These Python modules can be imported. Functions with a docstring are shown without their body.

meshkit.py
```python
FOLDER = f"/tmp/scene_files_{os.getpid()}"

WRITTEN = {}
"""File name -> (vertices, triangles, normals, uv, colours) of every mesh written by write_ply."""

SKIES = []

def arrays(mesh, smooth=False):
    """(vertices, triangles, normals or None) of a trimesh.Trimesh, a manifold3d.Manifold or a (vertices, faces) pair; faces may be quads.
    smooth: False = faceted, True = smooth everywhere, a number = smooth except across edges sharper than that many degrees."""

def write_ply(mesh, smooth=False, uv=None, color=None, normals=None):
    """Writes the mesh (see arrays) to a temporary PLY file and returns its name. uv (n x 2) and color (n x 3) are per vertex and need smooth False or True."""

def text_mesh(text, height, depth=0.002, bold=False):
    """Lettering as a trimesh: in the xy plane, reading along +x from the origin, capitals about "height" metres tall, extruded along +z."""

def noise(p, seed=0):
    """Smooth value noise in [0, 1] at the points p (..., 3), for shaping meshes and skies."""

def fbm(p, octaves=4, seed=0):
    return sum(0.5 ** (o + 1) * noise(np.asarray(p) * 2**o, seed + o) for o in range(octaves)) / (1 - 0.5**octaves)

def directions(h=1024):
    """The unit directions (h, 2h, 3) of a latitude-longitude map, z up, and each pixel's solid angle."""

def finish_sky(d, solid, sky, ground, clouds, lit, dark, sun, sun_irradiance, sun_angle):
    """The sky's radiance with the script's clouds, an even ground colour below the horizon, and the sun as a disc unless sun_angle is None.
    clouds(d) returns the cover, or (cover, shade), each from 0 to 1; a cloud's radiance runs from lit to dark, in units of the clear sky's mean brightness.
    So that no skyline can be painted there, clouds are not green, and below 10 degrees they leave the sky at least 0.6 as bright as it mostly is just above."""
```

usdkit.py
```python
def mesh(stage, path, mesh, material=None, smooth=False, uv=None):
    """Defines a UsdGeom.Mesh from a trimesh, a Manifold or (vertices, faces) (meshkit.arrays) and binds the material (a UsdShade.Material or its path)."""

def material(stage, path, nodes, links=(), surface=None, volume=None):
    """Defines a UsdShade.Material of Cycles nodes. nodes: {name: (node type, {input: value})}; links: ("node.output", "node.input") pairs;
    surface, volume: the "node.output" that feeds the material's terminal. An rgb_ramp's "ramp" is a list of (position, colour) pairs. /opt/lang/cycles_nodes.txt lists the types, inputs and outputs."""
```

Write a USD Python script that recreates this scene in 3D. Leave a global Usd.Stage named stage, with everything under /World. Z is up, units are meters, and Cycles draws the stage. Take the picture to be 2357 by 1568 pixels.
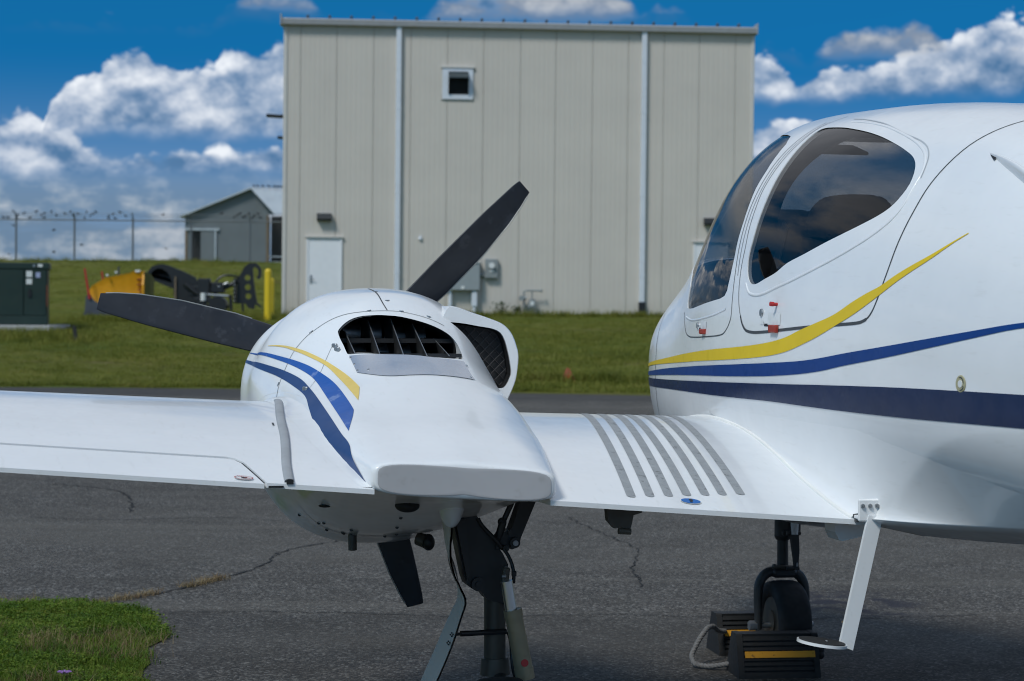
import math, random
import numpy as np, trimesh, usdkit, meshkit
from pxr import Usd, UsdGeom, UsdLux, UsdShade, Gf, Sdf, Vt
from scipy.interpolate import PchipInterpolator, CubicSpline
from scipy.ndimage import gaussian_filter1d
from manifold3d import Manifold, Mesh as MMesh, CrossSection
from shapely.geometry import Polygon
from shapely import affinity
stage = Usd.Stage.CreateInMemory()
UsdGeom.SetStageUpAxis(stage, 'Z'); UsdGeom.SetStageMetersPerUnit(stage, 1.0)
W = UsdGeom.Xform.Define(stage, '/World')
UsdGeom.Scope.Define(stage, '/World/Looks')
rng = np.random.default_rng(7)
# ------------------------------------------------------------------ camera, sky, sun, exposure
EXPOSURE = 0.50
SKY = 0.11
SUN_I, SUN_ANGLE = 0.40, 14.0
SUN_EL, SUN_AZ = math.radians(50), math.radians(-142)      # azimuth from +Y towards +X
cam = UsdGeom.Camera.Define(stage, '/World/camera')
cam.CreateHorizontalApertureAttr(36.0); cam.CreateVerticalApertureAttr(36.0 * 681 / 1024)
cam.CreateFocalLengthAttr(70.0); cam.CreateFStopAttr(6.3); cam.CreateFocusDistanceAttr(6.1)
cam.CreateClippingRangeAttr((0.1, 5000.0)); cam.CreateExposureAttr(EXPOSURE)
_p, _r = math.atan(84 / 4583), math.radians(0.6)
_fw = np.array([0, math.cos(_p), -math.sin(_p)]); _u0 = np.array([0, math.sin(_p), math.cos(_p)]); _r0 = np.array([1., 0, 0])
_rt = math.cos(_r) * _r0 + math.sin(_r) * _u0; _up = -math.sin(_r) * _r0 + math.cos(_r) * _u0
cam.AddTransformOp().Set(Gf.Matrix4d(*[float(x) for row in ([*_rt, 0], [*_up, 0], [*-_fw, 0], [0, 0, 1.45, 1]) for x in row]))

class G:
    """small node graph builder"""
    def __init__(s): s.n, s.l, s.k = {}, [], 0
    def node(s, kind, **kw):
        s.k += 1; name = f'n{s.k}'; vals = {}
        for a, b in kw.items():
            if isinstance(b, str) and '.' in b and b.split('.')[0] in s.n: s.l.append((b, f'{name}.{a}'))
            else: vals[a] = b
        s.n[name] = (kind, vals); return name
    def m(s, op, a, b=0.0, c=0.0, clamp=False): return s.node('math', math_type=op, value1=a, value2=b, value3=c, use_clamp=clamp) + '.value'
    def add(s, a, b): return s.m('add', a, b)
    def sub(s, a, b): return s.m('subtract', a, b)
    def mul(s, a, b): return s.m('multiply', a, b)
    def div(s, a, b): return s.m('divide', a, b)
    def rng(s, v, a, b, c=0., d=1., t='smoothstep'): return s.node('map_range', range_type=t, value=v, from_min=a, from_max=b, to_min=c, to_max=d, clamp=True) + '.result'
    def noise(s, vec, scale, detail=4., rough=.55, **kw): return s.node('noise_texture', vector=vec, scale=float(scale), detail=float(detail), roughness=float(rough), **kw) + '.fac'
    def ramp(s, fac, stops): return s.node('rgb_ramp', ramp=stops, fac=fac)
    def mix(s, f, a, b, t='mix'): return s.node('mix_color', blend_type=t, fac=f, a=a, b=b) + '.result'
    def vec(s, x, y, z): return s.node('combine_xyz', x=x, y=y, z=z) + '.vector'
    def pos(s): return s.node('geometry') + '.position'
    def obj(s): return s.node('texture_coordinate') + '.object'
    def mapped(s, v, **kw): return s.node('mapping', vector=v, **kw) + '.vector'
    def bump(s, h, strength=.3, dist=.01, **kw): return s.node('bump', height=h, strength=strength, distance=dist, **kw) + '.normal'

def build_mat(name, g, surface, volume=None): return usdkit.material(stage, f'/World/Looks/{name}', g.n, g.l, surface=surface, volume=volume)

def sky_material():
    g = G(); d = g.node('texture_coordinate') + '.generated'
    nrm = g.node('vector_math', math_type='normalize', vector1=g.pos()) ; d = nrm + '.vector'
    sx = g.node('separate_xyz', vector=d); x, y, z = sx + '.x', sx + '.y', sx + '.z'
    zl = g.add(g.mul(g.m('maximum', z, 0.), .80), .30); up_ = g.node('vector_math', math_type='normalize', vector1=g.vec(x, y, zl)) + '.vector'
    sky = g.node('sky_texture', vector=up_, sky_type='single_scattering', sun_disc=False, sun_elevation=SUN_EL, sun_rotation=SUN_AZ, altitude=100.0, air_density=1.0, aerosol_density=1.0, ozone_density=1.6) + '.color'
    sky = g.node('hsv', hue=.492, saturation=1.25, value=1.0, fac=1.0, color=sky) + '.color'; sky = g.mix(g.rng(z, .0, .20, .62, .25, 'linear'), sky, g.mix(1.0, sky, (.10, .62, 1.0), 'multiply'))
    sky = g.mix(1.0, sky, (.08, .58, .68), 'multiply')
    az = g.m('arctan2', x, y); t = g.div(g.m('pingpong', g.add(az, .30), .60), .60)     # the belt of clouds repeats, mirrored, round the horizon
    U = lambda u: (math.atan((u - 1178.5) / 4583) + .30) / .60
    E = lambda v, u: (700 + .0105 * (u - 1178) - v) / 4583
    wob = g.noise(g.mapped(d, scale=(9., 9., 14.)), 1.0, 2.0, .5)
    P = g.mapped(d, scale=(1., 1., 1.35))
    big = g.noise(P, 17.0, 9.0, .58); billow = g.node('voronoi_texture', feature='smooth_f1', vector=g.node('vector_math', math_type='add', vector1=P, vector2=g.node('vector_math', math_type='scale', vector1=g.node('noise_texture', vector=P, scale=60., detail=4.) + '.color', scale=.018) + '.vector') + '.vector', scale=42.0, smoothness=.35, detail=2.0, roughness=.6) + '.distance'
    P2 = g.node('vector_math', math_type='add', vector1=P, vector2=(0.004, -.003, .011)) + '.vector'
    big2 = g.noise(P2, 17.0, 9.0, .58)
    fine = g.noise(P, 70.0, 6.0, .6)
    lit = g.add(g.mul(g.sub(big, big2), 2.6), g.mul(g.sub(.5, fine), .35))
    col = sky; cover_all = None
    def layer(top, base, soft, amp, white=1.0, darkness=1.0, opac=1.0):
        nonlocal col
        """top, base: lists of (u, v) of the photograph turned into azimuth and elevation"""
        ft = g.ramp(t, [(U(u), (E(v, u) * 4,) * 3) for u, v in top]); fb = g.ramp(t, [(U(u), (E(v, u) * 4,) * 3) for u, v in base])
        top_e = g.div(g.node('separate_color', color=ft + '.color') + '.r', 4.); base_e = g.div(g.node('separate_color', color=fb + '.color') + '.r', 4.)
        nz = g.add(g.add(g.mul(g.sub(big, .5), amp), g.mul(g.sub(.45, billow), amp * .42)), g.mul(g.sub(fine, .5), amp * .42))
        up = g.add(g.sub(top_e, z), g.mul(nz, 1.0)); dn = g.add(g.sub(z, base_e), g.mul(nz, .35))
        a = g.mul(g.rng(up, -soft * .35, soft * .65), g.rng(dn, -soft * 1.4, soft * 1.4))
        h = g.div(g.sub(z, base_e), g.m('maximum', g.sub(top_e, base_e), .004))
        body = g.rng(h, -.30, .26)
        s = g.add(g.mul(body, .74), g.mul(g.add(g.mul(lit, 1.15), g.mul(g.sub(.42, billow), .50)), g.add(.30, g.mul(body, .70))))
        s = g.add(s, g.mul(g.rng(g.add(h, g.mul(g.sub(big, .5), .5)), .55, 1.05), .30))
        shade = g.ramp(s, [(0, tuple(darkness * np.array((.085, .19, .345)))), (.25, tuple(darkness * np.array((.20, .30, .45)))), (.5, (.38 * white, .46 * white, .58 * white)), (.75, (.62 * white, .67 * white, .74 * white)), (1, (.84 * white, .87 * white, .90 * white))])
        col_ = g.mix(1.0, shade + '.color', CLOUD, 'multiply')
        col = g.mix(g.mul(a, opac), col, col_)
    CLOUD = (6.6, 6.7, 6.9)
    # pale haze low on the sky
    hz = g.rng(z, -.01, .125, 1., 0.)
    col = g.mix(g.mul(hz, .84), col, (2.0, 2.75, 3.7))
    # stratified low cloud
    st = g.noise(g.mapped(d, scale=(1., 1., 4.2)), 15.0, 7.0, .55)
    stm = g.mul(g.rng(st, .26, .50), g.rng(z, .075, .045, 0., 1.)); stm = g.mul(stm, g.rng(z, .0, .012))
    stc = g.ramp(g.rng(g.add(g.sub(st, .42), g.mul(g.sub(big, big2), 1.3)), .0, .30), [(0, (1.0, 1.6, 2.4)), (.5, (1.9, 2.4, 3.0)), (1, (3.2, 3.5, 3.9))])
    col = g.mix(g.mul(stm, .95), col, stc + '.color')
    layer([(-200, 300), (0, 285), (35, 268), (65, 265), (95, 295), (120, 298), (150, 305), (175, 332), (240, 338), (300, 352), (360, 362), (420, 352), (500, 345), (560, 350), (620, 335), (660, 340), (900, 350), (1700, 310), (1740, 285), (1790, 268), (1850, 262), (1900, 290), (2050, 300), (2600, 250)],
          [(-200, 420), (0, 412), (200, 415), (320, 408), (420, 405), (660, 400), (1700, 380), (2600, 350)], .0042, .017)
    layer([(-200, 320), (0, 330), (90, 330), (110, 245), (150, 200), (180, 172), (225, 160), (262, 112), (330, 98), (372, 125), (400, 145), (455, 150), (490, 152), (505, 112), (540, 98), (600, 105), (640, 85), (700, 80), (900, 130), (1100, 330), (1600, 330), (1700, 120), (1735, 112), (1775, 132), (1812, 172), (1832, 190), (1850, 175), (1890, 150), (1960, 146), (2010, 140), (2060, 130), (2100, 112), (2170, 100), (2205, 84), (2240, 68), (2310, 58), (2360, 72), (2600, 60)],
          [(-200, 330), (0, 330), (90, 332), (110, 318), (300, 318), (660, 322), (900, 330), (1100, 330), (1600, 332), (1700, 250), (1735, 240), (1900, 242), (2360, 232), (2600, 230)], .0042, .020)
    layer([(-200, 60), (480, 60), (515, 20), (560, -10), (700, -20), (735, 30), (760, 20), (860, 20), (930, 52), (960, 40), (1000, 5), (1150, -60), (1350, -50), (1440, 0), (1460, 40), (1490, 30), (1540, 10), (1580, 40), (1620, 60), (1850, 140), (1880, 112), (1912, 78), (1932, 64), (1955, 74), (1985, 70), (2015, 74), (2050, 60), (2090, 50), (2130, 64), (2145, 88), (2190, 140), (2600, 140)],
          [(-200, 60), (480, 60), (520, 32), (735, 34), (760, 12), (860, 12), (930, 52), (1460, 55), (1490, 40), (1580, 42), (1620, 60), (1850, 142), (2190, 142), (2600, 140)], .008, .016, .62, .95)
    # higher clouds, past the frame, as a broken deck seen from below
    q = g.node('vector_math', math_type='scale', vector1=d, scale=g.div(1.0, g.add(g.m('maximum', z, 0.), .16))) + '.vector'
    hi = g.noise(q, 1.05, 8.0, .56); hi2 = g.noise(g.node('vector_math', math_type='add', vector1=q, vector2=(-.10, -.12, 0.)) + '.vector', 1.05, 8.0, .56)
    hm = g.mul(g.rng(hi, .43, .57), g.rng(z, .17, .24))
    hc = g.ramp(g.rng(g.add(g.mul(g.sub(hi2, hi), 1.8), .6), 0., 1.), [(0, (1.7, 1.95, 2.4)), (1, (3.5, 3.7, 4.1))])
    col = g.mix(g.mul(hm, .92), col, hc + '.color')
    bg = g.node('background_shader', color=col, strength=SKY) + '.background'
    return build_mat('sky', g, bg)
dome = UsdLux.DomeLight.Define(stage, '/World/sky')
dome.CreateIntensityAttr(1.0)
UsdShade.MaterialBindingAPI.Apply(dome.GetPrim()).Bind(sky_material())
for k_, v_ in (('label', 'deep blue sky with bright cumulus clouds'), ('kind', 'structure')): dome.GetPrim().SetCustomDataByKey(k_, v_)
sun = UsdLux.DistantLight.Define(stage, '/World/sun')
sun.CreateIntensityAttr(SUN_I); sun.CreateAngleAttr(SUN_ANGLE); sun.CreateNormalizeAttr(True); sun.CreateColorAttr(Gf.Vec3f(1.0, .97, .93))
_sd = np.array([math.sin(SUN_AZ) * math.cos(SUN_EL), math.cos(SUN_AZ) * math.cos(SUN_EL), math.sin(SUN_EL)])
_zx = _sd; _xx = np.cross([0, 0, 1.], _zx); _xx /= np.linalg.norm(_xx); _yx = np.cross(_zx, _xx)
sun.AddTransformOp().Set(Gf.Matrix4d(*[float(x) for row in ([*_xx, 0], [*_yx, 0], [*_zx, 0], [0, 0, 50, 1]) for x in row]))

# ------------------------------------------------------------------ prim helpers
used = {}
def newpath(parent, name):
    base = f'{parent}/{name}'; k = used.get(base, -1) + 1; used[base] = k
    return base if k == 0 else f'{base}_{k:03d}'
def tag(prim, label=None, cat=None, group=None, kind=None):
    for k, v in (('label', label), ('category', cat), ('group', group), ('kind', kind)):
        if v: prim.SetCustomDataByKey(k, v)
def thing(name, label, cat, loc=(0, 0, 0), rotz=0, group=None, kind=None):
    p = newpath('/World', name); x = UsdGeom.Xform.Define(stage, p)
    x.AddTranslateOp().Set(Gf.Vec3d(*map(float, loc)))
    if rotz: x.AddRotateZOp().Set(float(rotz))
    tag(x.GetPrim(), label, cat, group, kind); return p
SHIFT = {}
def part(parent, name, mesh, m, smooth=30, label=None, kind=None):
    p = newpath(parent, name)
    if isinstance(mesh, list): mesh = trimesh.util.concatenate(mesh)
    if parent in SHIFT or name == 'nose_landing_gear': mesh = SHIFT_FN(mesh) if 'tyre' not in name and 'rim' not in name else mesh
    pr = usdkit.mesh(stage, p, mesh, m, smooth=smooth)
    tag(pr.GetPrim(), label=label, kind=kind); return p
def single(name, mesh, m, label, cat=None, group=None, kind=None, smooth=30):
    p = part('/World', name, mesh, m, smooth); tag(stage.GetPrimAtPath(p), label, cat, group, kind); return p
cat_ = trimesh.util.concatenate

# ------------------------------------------------------------------ mesh helpers
def box(cx, cy, cz, sx, sy, sz, bev=0.0, rz=0.0, ry=0.0, rx=0.0):
    if bev > 0:
        pts = [np.array([i * (sx / 2 - (a == 0) * 0 - (bev if a != 0 else 0)), j * (sy / 2 - (bev if a != 1 else 0)), k * (sz / 2 - (bev if a != 2 else 0))]) for a in range(3) for i in (-1, 1) for j in (-1, 1) for k in (-1, 1)]
        b = trimesh.convex.convex_hull(np.array(pts))
    else: b = trimesh.creation.box((sx, sy, sz))
    if rx: b.apply_transform(trimesh.transformations.rotation_matrix(rx, [1, 0, 0]))
    if ry: b.apply_transform(trimesh.transformations.rotation_matrix(ry, [0, 1, 0]))
    if rz: b.apply_transform(trimesh.transformations.rotation_matrix(rz, [0, 0, 1]))
    b.apply_translation((cx, cy, cz)); return b
def boxb(x0, x1, y0, y1, z0, z1, bev=0.): return box((x0 + x1) / 2, (y0 + y1) / 2, (z0 + z1) / 2, x1 - x0, y1 - y0, z1 - z0, bev)
def cyl(p0, p1, r, r1=None, n=20):
    p0, p1 = np.array(p0, float), np.array(p1, float); d = p1 - p0; L = np.linalg.norm(d)
    r1 = r if r1 is None else r1
    a = np.arange(n) * 2 * np.pi / n; ring = np.stack([np.cos(a), np.sin(a)], 1)
    v = np.vstack([np.c_[ring * r, np.zeros(n)], np.c_[ring * r1, np.full(n, L)], [[0, 0, 0]], [[0, 0, L]]])
    i = np.arange(n); j = (i + 1) % n
    f = np.vstack([np.c_[i, j, j + n], np.c_[i, j + n, i + n], np.c_[j, i, np.full(n, 2 * n)], np.c_[i + n, j + n, np.full(n, 2 * n + 1)]])
    m = trimesh.Trimesh(v, f, process=False); m.apply_transform(trimesh.geometry.align_vectors([0, 0, 1], d / L)); m.apply_translation(p0); return m
def tube(pts, r, n=10, samples=None):
    pts = np.array(pts, float)
    if samples:
        t = np.r_[0, np.cumsum(np.linalg.norm(np.diff(pts, axis=0), axis=1))]; pts = CubicSpline(t, pts)(np.linspace(0, t[-1], samples))
    T = np.gradient(pts, axis=0); T /= np.linalg.norm(T, axis=1, keepdims=True)
    a = np.cross(T[0], [0, 0, 1.]); a = a if np.linalg.norm(a) > .1 else np.cross(T[0], [1., 0, 0]); rings = []
    rr = np.broadcast_to(r, (len(pts),))
    for k in range(len(pts)):
        a = a - T[k] * (a @ T[k]); a /= np.linalg.norm(a); b = np.cross(T[k], a); th = np.arange(n) * 2 * np.pi / n
        rings.append(pts[k] + rr[k] * (np.cos(th)[:, None] * a + np.sin(th)[:, None] * b))
    return loft(np.array(rings))
def loft(R, caps=True):
    """closed rings (k, n, 3) -> solid"""
    k, n = R.shape[:2]; v = R.reshape(-1, 3)
    i, j = np.meshgrid(np.arange(k - 1), np.arange(n), indexing='ij'); a = i * n + j; b = i * n + (j + 1) % n
    f = [np.stack([a, b, b + n], -1).reshape(-1, 3), np.stack([a, b + n, a + n], -1).reshape(-1, 3)]
    if caps:
        v = np.vstack([v, R[0].mean(0), R[-1].mean(0)]); jj = np.arange(n); j2 = (jj + 1) % n
        f += [np.c_[j2, jj, np.full(n, k * n)], np.c_[(k - 1) * n + jj, (k - 1) * n + j2, np.full(n, k * n + 1)]]
    m = trimesh.Trimesh(v, np.vstack(f), process=False)
    if caps and m.volume < 0: m.invert()
    return m
def sheet(P):
    k, n = P.shape[:2]; i, j = np.meshgrid(np.arange(k - 1), np.arange(n - 1), indexing='ij'); a = i * n + j
    return trimesh.Trimesh(P.reshape(-1, 3), np.vstack([np.stack([a, a + n, a + n + 1], -1).reshape(-1, 3), np.stack([a, a + n + 1, a + 1], -1).reshape(-1, 3)]), process=False)
def prism(poly, y0, y1, plane='xz'):
    """polygon in a plane extruded along the third axis"""
    p = poly if isinstance(poly, Polygon) else Polygon(poly)
    if not p.is_valid: p = p.buffer(0)
    m = trimesh.creation.extrude_polygon(p, abs(y1 - y0), engine='earcut'); v = m.vertices.copy(); lo = min(y0, y1)
    if plane == 'xz': m.vertices = np.c_[v[:, 0], v[:, 2] + lo, v[:, 1]]; m.invert()
    elif plane == 'yz': m.vertices = np.c_[v[:, 2] + lo, v[:, 0], v[:, 1]]
    else: m.vertices = np.c_[v[:, 0], v[:, 1], v[:, 2] + lo]
    if m.volume < 0: m.invert()
    return m
def mf(t):
    t = t.copy(); t.merge_vertices()
    return Manifold(MMesh(np.asarray(t.vertices, np.float32), np.asarray(t.faces, np.uint32)))
def tm(m):
    q = m.to_mesh(); return trimesh.Trimesh(np.array(q.vert_properties[:, :3]), np.array(q.tri_verts), process=False)
def resample(p, n):
    p = np.asarray(p, float); t = np.r_[0, np.cumsum(np.linalg.norm(np.diff(p, axis=0), axis=1))]
    return PchipInterpolator(t, p)(np.linspace(0, t[-1], n))
def ball(c, r, sub=2, s=(1, 1, 1)):
    b = trimesh.creation.icosphere(subdivisions=sub, radius=1.0); b.vertices = b.vertices * np.array(s) * r + np.array(c); return b
def rrect(x0, x1, y0, y1, r, n=5): return Polygon([(x0 + r, y0 + r), (x1 - r, y0 + r), (x1 - r, y1 - r), (x0 + r, y1 - r)]).buffer(r, quad_segs=n)

# ------------------------------------------------------------------ materials
def mat(name, color, rough=.5, metal=0., var=.0, vscale=6., bump=0., bscale=60., coat=0., spec=.5, var2=None, v2scale=40., **kw):
    g = G(); P = g.obj(); base = tuple(color)
    c = base; extra = {}
    if var > 0:
        nz = g.noise(P, vscale, 5., .6); lo = tuple(np.array(base) * (1 - var)); hi = tuple(np.minimum(np.array(base) * (1 + var * .6), 1))
        c = g.ramp(nz, [(.3, lo), (.7, hi)]) + '.color'
    if var2 is not None:
        n2 = g.noise(P, v2scale, 4., .65); c = g.mix(g.mul(g.rng(n2, .57, .68), var2[1]), c, tuple(var2[0]))
    if bump > 0: extra['normal'] = g.bump(g.noise(P, bscale, 4., .6), bump, .004)
    r = rough
    if var > 0: r = g.rng(g.noise(P, vscale * 2.2, 4., .6), .3, .7, max(rough - .08, .02), rough + .10, 'linear')
    b = g.node('principled_bsdf', base_color=c, roughness=r, metallic=metal, coat_weight=coat, coat_roughness=.06, specular_ior_level=spec, **extra, **kw)
    return build_mat(name, g, b + '.BSDF')

def paint_white():
    g = G(); P = g.obj()
    n1 = g.noise(P, 2.3, 6., .62); n2 = g.noise(P, 38., 5., .7); n3 = g.noise(g.mapped(P, scale=(6., .9, 6.)), 9., 5., .6)
    c = g.ramp(n1, [(.25, (.765, .77, .775)), (.75, (.83, .83, .83))]) + '.color'
    c = g.mix(g.mul(g.rng(n3, .55, .78), .20), c, (.55, .53, .49))
    vz = g.node('voronoi_texture', feature='f1', vector=P, scale=26.) + '.distance'
    c = g.mix(g.mul(g.mul(g.rng(vz, .045, .02, 0., 1.), g.rng(n2, .60, .66)), .75), c, (.10, .09, .08))
    r = g.rng(n1, .3, .7, .16, .28, 'linear')
    nb = g.bump(g.noise(P, 5.5, 2., .5), .10, .01)
    b = g.node('principled_bsdf', base_color=c, roughness=r, specular_ior_level=.5, coat_weight=.35, coat_roughness=.05, normal=nb)
    return build_mat('white_gelcoat', g, b + '.BSDF')
M_WHITE = paint_white()
M_YEL = mat('yellow_stripe_paint', (.76, .53, .02), .38, var=.05, spec=.3)
M_YEL2 = mat('faded_yellow_stripe_paint', (.78, .56, .14), .33, var=.05, coat=.2)
M_BLU = mat('royal_blue_paint', (.004, .045, .21), .35, var=.08, spec=.3)
M_BLU2 = mat('scuffed_blue_paint', (.018, .095, .36), .34, var=.12, spec=.35, var2=((.35, .42, .6), .35), v2scale=14.)
M_NAVY = mat('navy_paint', (.0025, .016, .066), .30, var=.08, spec=.3)
M_NAVY2 = mat('faded_navy_paint', (.020, .058, .17), .36, var=.15, spec=.3, vscale=3.)
M_GREYWALK = mat('grey_walkway_grit', (.31, .32, .33), .75, var=.12, vscale=30., bump=.5, bscale=300., var2=((.12, .12, .12), .6), v2scale=35.)
M_SEAM = mat('seam_dark', (.06, .065, .07), .6)
M_SEAML = mat('seam_grey', (.42, .44, .46), .5)
M_SEAL = mat('grey_weather_strip', (.34, .35, .36), .6, var=.15, vscale=9.)
M_BEAD = mat('white_sealant', (.80, .79, .76), .55, var=.08)
M_CAP = mat('grey_tail_cap', (.46, .45, .455), .45, var=.06, vscale=5., var2=((.3, .28, .26), .3), v2scale=9.)
M_DARK = mat('dark_duct', (.012, .012, .013), .6)
M_BLACK = mat('black_paint', (.016, .017, .019), .42, var=.25, vscale=12.)
M_BLADE = mat('prop_blade_black', (.020, .022, .028), .38, var=.35, vscale=7., var2=((.10, .105, .12), .22), v2scale=11.)
M_BLADEE = mat('prop_blade_edge_metal', (.40, .39, .36), .45, .6, var=.2)
M_RUB = mat('tyre_rubber', (.018, .018, .019), .75, var=.2, vscale=20.)
M_CHROME = mat('chrome', (.82, .83, .85), .30, 1.0)
M_STEEL = mat('worn_steel', (.42, .43, .44), .38, .85, var=.2, vscale=25.)
M_PLATE = mat('polished_plate', (.66, .68, .72), .16, .65, var=.06)
M_OLIVE = mat('olive_anodised', (.36, .31, .21), .38, .45, var=.15, vscale=14.)
M_GEAR = mat('gear_dark_grey', (.035, .036, .036), .45, .1, var=.25, vscale=10.)
M_GEARG = mat('gear_olive_grey', (.095, .085, .07), .45, .2, var=.25, vscale=10.)
M_RED = mat('red_paint', (.45, .02, .02), .4)
M_REDTAG = mat('red_latch', (.33, .035, .02), .45, var=.2)
M_PLAC = mat('placard_white', (.72, .73, .72), .5, var=.1, vscale=40.)
M_BROWN = mat('sticker_khaki', (.40, .37, .22), .5, var=.1)
M_BLUEST = mat('blue_sticker', (.015, .13, .42), .45)
M_LINING = mat('cabin_lining', (.045, .047, .052), .8, var=.15)
M_SEAT = mat('seat_fabric', (.030, .029, .030), .85, var=.25, vscale=14., bump=.3, bscale=220.)
M_MESH = mat('radiator_mesh', (.022, .021, .021), .6)
M_MESH2 = mat('radiator_wire', (.055, .05, .05), .55, .3)
M_ROPE = mat('grey_rope', (.17, .165, .16), .9, var=.3, vscale=60., bump=.8, bscale=160.)
M_CHOCK = mat('chock_rubber', (.014, .014, .014), .65, var=.3, vscale=25.)
M_CHOCKY = mat('worn_yellow_tape', (.72, .33, .02), .5, var=.12, var2=((.10, .05, .02), .8), v2scale=28.)
def glass_tint():
    g = G(); fr = g.mul(g.node('fresnel', IOR=1.45) + '.fac', g.sub(1., g.node('geometry') + '.backfacing'))
    t = g.node('transparent_bsdf', color=(.69, .685, .68)) + '.BSDF'
    gl = g.node('glossy_bsdf', color=(.78, .75, .72), roughness=.015) + '.BSDF'
    mx = g.node('mix_closure', fac=g.m('multiply', fr, 1.0, clamp=True), closure1=t, closure2=gl) + '.closure'
    return build_mat('tinted_perspex', g, mx)
M_GLASS = glass_tint()
def m_siding():
    g = G(); P = g.obj(); n = g.noise(P, .6, 5., .6); st = g.noise(g.mapped(P, scale=(7., 7., .22)), 1., 5., .65); z = g.node('separate_xyz', vector=P) + '.z'; sp = g.noise(P, 9., 5., .7)
    c = g.ramp(n, [(.3, (.575, .525, .468)), (.7, (.625, .572, .508))]) + '.color'
    c = g.mix(g.mul(g.rng(st, .50, .72), .08), c, (.40, .37, .32))
    c = g.mix(g.mul(g.mul(g.rng(g.add(z, g.mul(sp, .5)), 1.35, 2.0, 1., 0.), g.rng(sp, .3, .6)), .40), c, (.40, .36, .29))
    b = g.node('principled_bsdf', base_color=c, roughness=.5, specular_ior_level=.4)
    return build_mat('tan_siding', g, b + '.BSDF')
M_SIDING = m_siding()
M_TRIM = mat('grey_eave_trim', (.40, .40, .41), .45, .2, var=.08)
M_TRIML = mat('corner_trim', (.62, .585, .54), .5, var=.05)
M_GALV = mat('white_downspout', (.74, .76, .80), .35, .15, var=.05, vscale=2.)
M_DOORW = mat('white_steel_door', (.82, .82, .84), .4, var=.03)
M_BOXG = mat('grey_cabinet', (.30, .33, .34), .5, var=.06)
M_METER = mat('meter_grey', (.26, .28, .28), .5, var=.1)
M_BARN = mat('barn_siding', (.185, .205, .215), .55, .1, var=.10, vscale=.8)
M_BARNR = mat('galvanised_roof', (.55, .58, .61), .4, .35, var=.10, vscale=1.2)
M_WOOD = mat('weathered_wood', (.20, .15, .10), .85, var=.3, vscale=8.)
M_TRANS = mat('transformer_green', (.012, .030, .024), .5, var=.12, vscale=2.)
M_CONC = mat('concrete_pad', (.42, .41, .41), .85, var=.18, vscale=5., bump=.4)
M_ORANGE = mat('plow_orange', (.74, .33, .008), .5, var=.18, vscale=2.5)
M_PLOWG = mat('plow_grey_edge', (.075, .085, .105), .55, .3, var=.2, vscale=4.)
M_BOLL = mat('bollard_yellow', (.72, .50, .015), .45, var=.06)
M_FENCE = mat('fence_steel', (.16, .17, .18), .55, .5)
M_BIRD = mat('bird_dark', (.03, .027, .028), .8)
M_STAKE = mat('black_stake', (.015, .015, .015), .7)
M_RUST = mat('faded_orange_marker', (.28, .07, .025), .7, var=.35, vscale=14.)

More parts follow.
